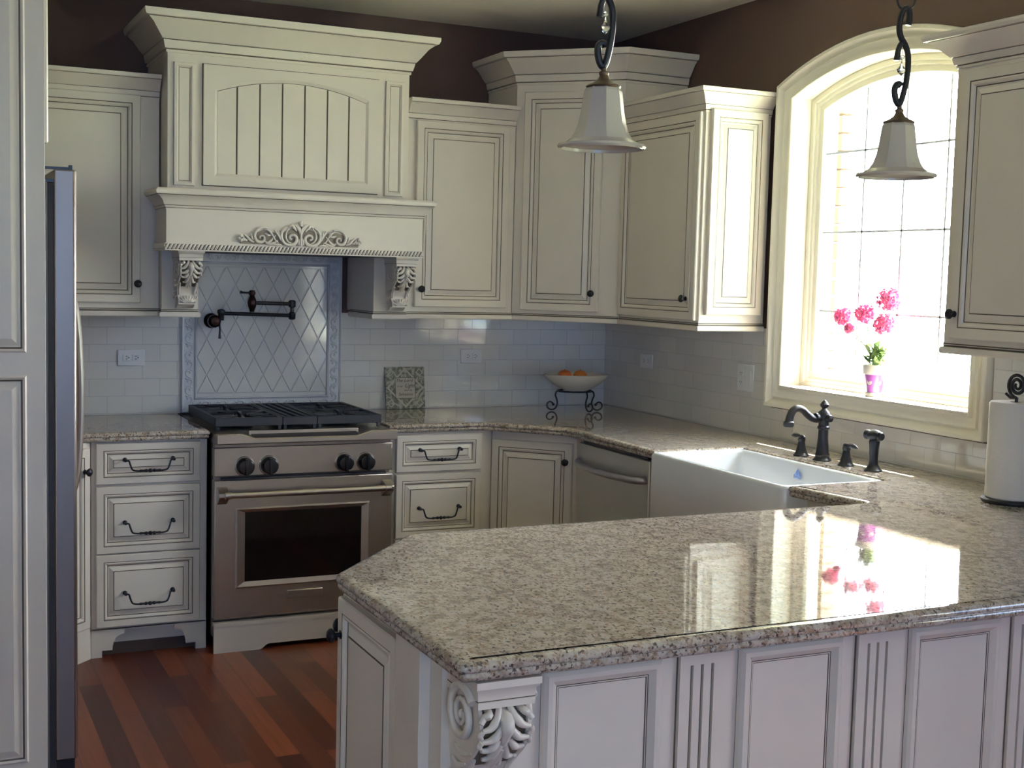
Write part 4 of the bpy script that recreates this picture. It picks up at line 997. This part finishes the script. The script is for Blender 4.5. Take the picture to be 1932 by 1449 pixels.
# ------------------------------------------------------------------ peninsula
PX, PY = -2.43, -3.75
pe = thing('peninsula_cabinet', (PX, PY, 0), 'cream paneled peninsula cabinet with fluted pilasters and a carved corner corbel in the foreground', 'cabinet')
L2 = lambda x, y: (x-PX, y-PY)
mb = MB(); mb.prism([L2(-2.43, -3.75), L2(-.002, -3.75), L2(-.002, -2.87), L2(-2.14, -2.87), L2(-2.43, -3.19)], .0, .876); mb.build('body', cream, pe, smooth=False)
BEADP = [(0,0,0),(0,.002,1),(.003,.010,0),(.010,.0155,0),(.019,.0155,0),(.027,.0085,0),(.031,.0050,0),(.0330,.0045,1),(.0350,.0045,0),(.0370,.0030,1),(.0385,.003,0)]
xs0 = [-2.228+.449*i for i in range(5)]
for i, x in enumerate(xs0):
    a, b = x-PX, x-PX+.266; ztp = .829
    mb = MB(); loops = [[(a+q, -h, .09+q), (b-q, -h, .09+q), (b-q, -h, ztp-q), (a+q, -h, ztp-q)] for q, h, m in BEADP]
    mb.loft(loops, mats=[m for _, _, m in BEADP[1:]], cap1=True); mb.build('front_panel', [cream, glaze], pe, smooth=False)
    a = x-PX+.306; b = a+.104
    if i < 4 or True:
        mb = MB(); mb.box(a, a+.0035, -.010, 0, .09, .872, 1) if False else None
        mb = MB(); th = .009
        # pilaster board with three real sunk flutes
        cuts = [a, a+.024, a+.031, a+.0485, a+.0555, a+.073, a+.080, b]; z0, z1 = .12, .806
        for k in range(7):
            if k % 2 == 0: mb.box(cuts[k], cuts[k+1], -th, 0, .02, .874)
            else:
                mb.box(cuts[k], cuts[k+1], -th, 0, z1, .874); mb.box(cuts[k], cuts[k+1], -th, 0, .02, z0); mb.box(cuts[k], cuts[k+1], -.0012, 0, z0, z1, 1)
        mb.box(a-.004, a-.001, -.0012, 0, .02, .874, 1); mb.box(b+.001, b+.004, -.0012, 0, .02, .874, 1)
        mb.build('fluted_pilaster', [cream, glaze], pe, smooth=False)
mb = MB(); mb.box(.130, 2.42, -.0014, 0, .8365, .8385, 1); mb.box(.130, .20, -.006, 0, .838, .874); 
mb.build('top_rail', [cream, glaze], pe, smooth=False)
# end faces
ed = panel_door(None, 0, .372, .10, .856, 0, 'end_door', .9); ed.parent = pe; ed.rotation_euler = (0, 0, H); ed.location = (0, -3.185-PY, 0); add_knob(ed, .022, .775, -.019)
mb = MB(); mb.box(-.022, 0, -3.558-PY-.135, -3.558-PY-.004, .0, .874); mb.build('end_post', cream, pe, bevel=.001)
mb = MB(); mb.box(-.006, .0, -3.558-PY-.004, -3.558-PY, .0, .874); mb.build('glaze_seam', glaze, pe)
aa = math.atan2(-.32, -.29); 
ed = panel_door(None, .02, .412, .10, .856, 0, 'corner_door', .9); ed.parent = pe; ed.rotation_euler = (0, 0, aa); ed.location = (-2.14-PX, -2.87-PY, 0); add_knob(ed, .388, .775, -.019)
corbel(pe, .125, .285, .150, (.066, 0, .872), vt=.27, vx=.47)
# fluted column under the corbel
mb = MB(); mb.box(.005, .128, -.016, 0, .02, .66)
for k in range(4): mb.lathe([(.014, .02), (.014, .66)], 12, (.022+.030*k, -.016, 0))
mb.build('reeded_column', cream, pe)

# ------------------------------------------------------------------ pendants
def pendant(loc, label):
    t = thing('pendant_light', loc, label, 'pendant light', math.radians(-20), 'bell pendants over the peninsula')
    # local z=0 at shade rim; u = along S plane
    mb = MB(); seg = 48
    pr = [(.095, .004), (.0935, .0), (.090, .001), (.094, .006), (.091, .0085), (.080, .012), (.067, .020), (.057, .034), (.050, .054), (.0455, .078), (.042, .104), (.0395, .122), (.035, .129), (.030, .1305)]
    loops = []
    pr[:4] = [(.093, .009), (.0955, .004), (.092, .0), (.088, .003)]
    for j, (rr_, z) in enumerate(pr):
        fac = max(0, min(1, (z-.010)/.02)); l = []
        for i in range(seg):
            a = 2*PI*i/seg; oc = math.cos(PI/8)/math.cos(((a) % (PI/4))-PI/8); q = rr_*lerp(1, oc*1.04, fac)
            l.append((q*math.cos(a), q*math.sin(a), z))
        loops.append(l)
    inner_ = [[(x*.955, y*.955, z-.002) for x, y, z in l] for l in loops[4:]][::-1]
    mb.loft(loops+inner_+[[(x*.95, y*.95, z) for x, y, z in loops[2]], loops[0]]); mb.build('shade', shade, t, ang=18)
    MB().lathe([(.036, .128), (.038, .132), (.034, .135), (.024, .139), (.014, .146), (.009, .155), (.0105, .158), (.0105, .162), (.006, .165), (.006, .170), (0, .170)], 20).build('shade_cap', gold, t)
    k = .000331; SB = .166
    def pz(pts, r0, r1, r2, nm='scroll_arm'):
        p3 = spline([((x-392)*k, 0, SB+(815-z)*k) for x, z in pts], 6)
        return MB().tube(p3, taper(len(p3), r0, r1, r2), 10, nrm=(0, 1, 0), flat=1.0).build(nm, orb, t)
    pz([(425,225),(432,170),(425,120),(402,105),(378,135),(363,190),(362,260),(378,315),(410,365),(435,430),(440,520),(434,600),(420,690),(400,770),(382,790),(362,760),(350,710),(352,665),(375,645),(395,655)], .0078, .0070, .0085)
    pz([(402,352),(378,360),(362,400),(356,440),(352,478)], .006, .0068, .0075, 'side_hook')
    MB().ball((-.013, 0, SB+(665-815)*-k-.0), .008, .006, .010, 10).build('hook_end', orb, t)
    cr = MB(); cr.tube([(0, 0, SB+(815-385)*k), (0, 0, SB+(815-500)*k)], .0008, 5); cr.ball((0, 0, SB+(815-455)*k), .0062, seg=12)
    cz_ = SB+(815-530)*k; lo = []
    for q, dz in ((.0006, .018), (.004, .006), (.0115, -.004), (.0105, -.008), (.0006, -.018)):
        lo.append([(q*math.cos(2*PI*i/8), q*.7*math.sin(2*PI*i/8), cz_+dz) for i in range(8)])
    cr.loft(lo, cap0=True, cap1=True); cr.build('crystal_drop', crystal, t, smooth=False)
    zt2 = SB+(815-105)*k
    mb = MB(); mb.tube([((.0215)*math.cos(a)+.003, 0, zt2+.018+.0215*math.sin(a)) for a in [2*PI*i/24 for i in range(24)]], .0026, 8, closed=True)
    top_ = zc-loc[2]; z = zt2+.045; i = 0
    mb.build('ring', orb, t)
    mb = MB()
    while z < top_-.03:
        ax_ = (1, 0) if i % 2 else (0, 1)
        mb.tube([(.003+ax_[0]*.007*math.cos(a), ax_[1]*.007*math.cos(a), z+.014*math.sin(a)) for a in [2*PI*q/12 for q in range(12)]], .0018, 6, closed=True); z += .022; i += 1
    mb.build('chain', orb, t)
    mb = MB().lathe([(.0, top_-.032), (.012, top_-.030), (.03, top_-.018), (.055, top_-.008), (.06, top_), (0, top_)], 28, (.003, 0, 0)); mb.build('canopy', orb, t)
pendant((-1.9505, -3.42, 1.848), 'white glass bell pendant hanging in front of the corner cabinets')
pendant((-1.1365, -3.42, 1.832), 'white glass bell pendant hanging in front of the arched window')
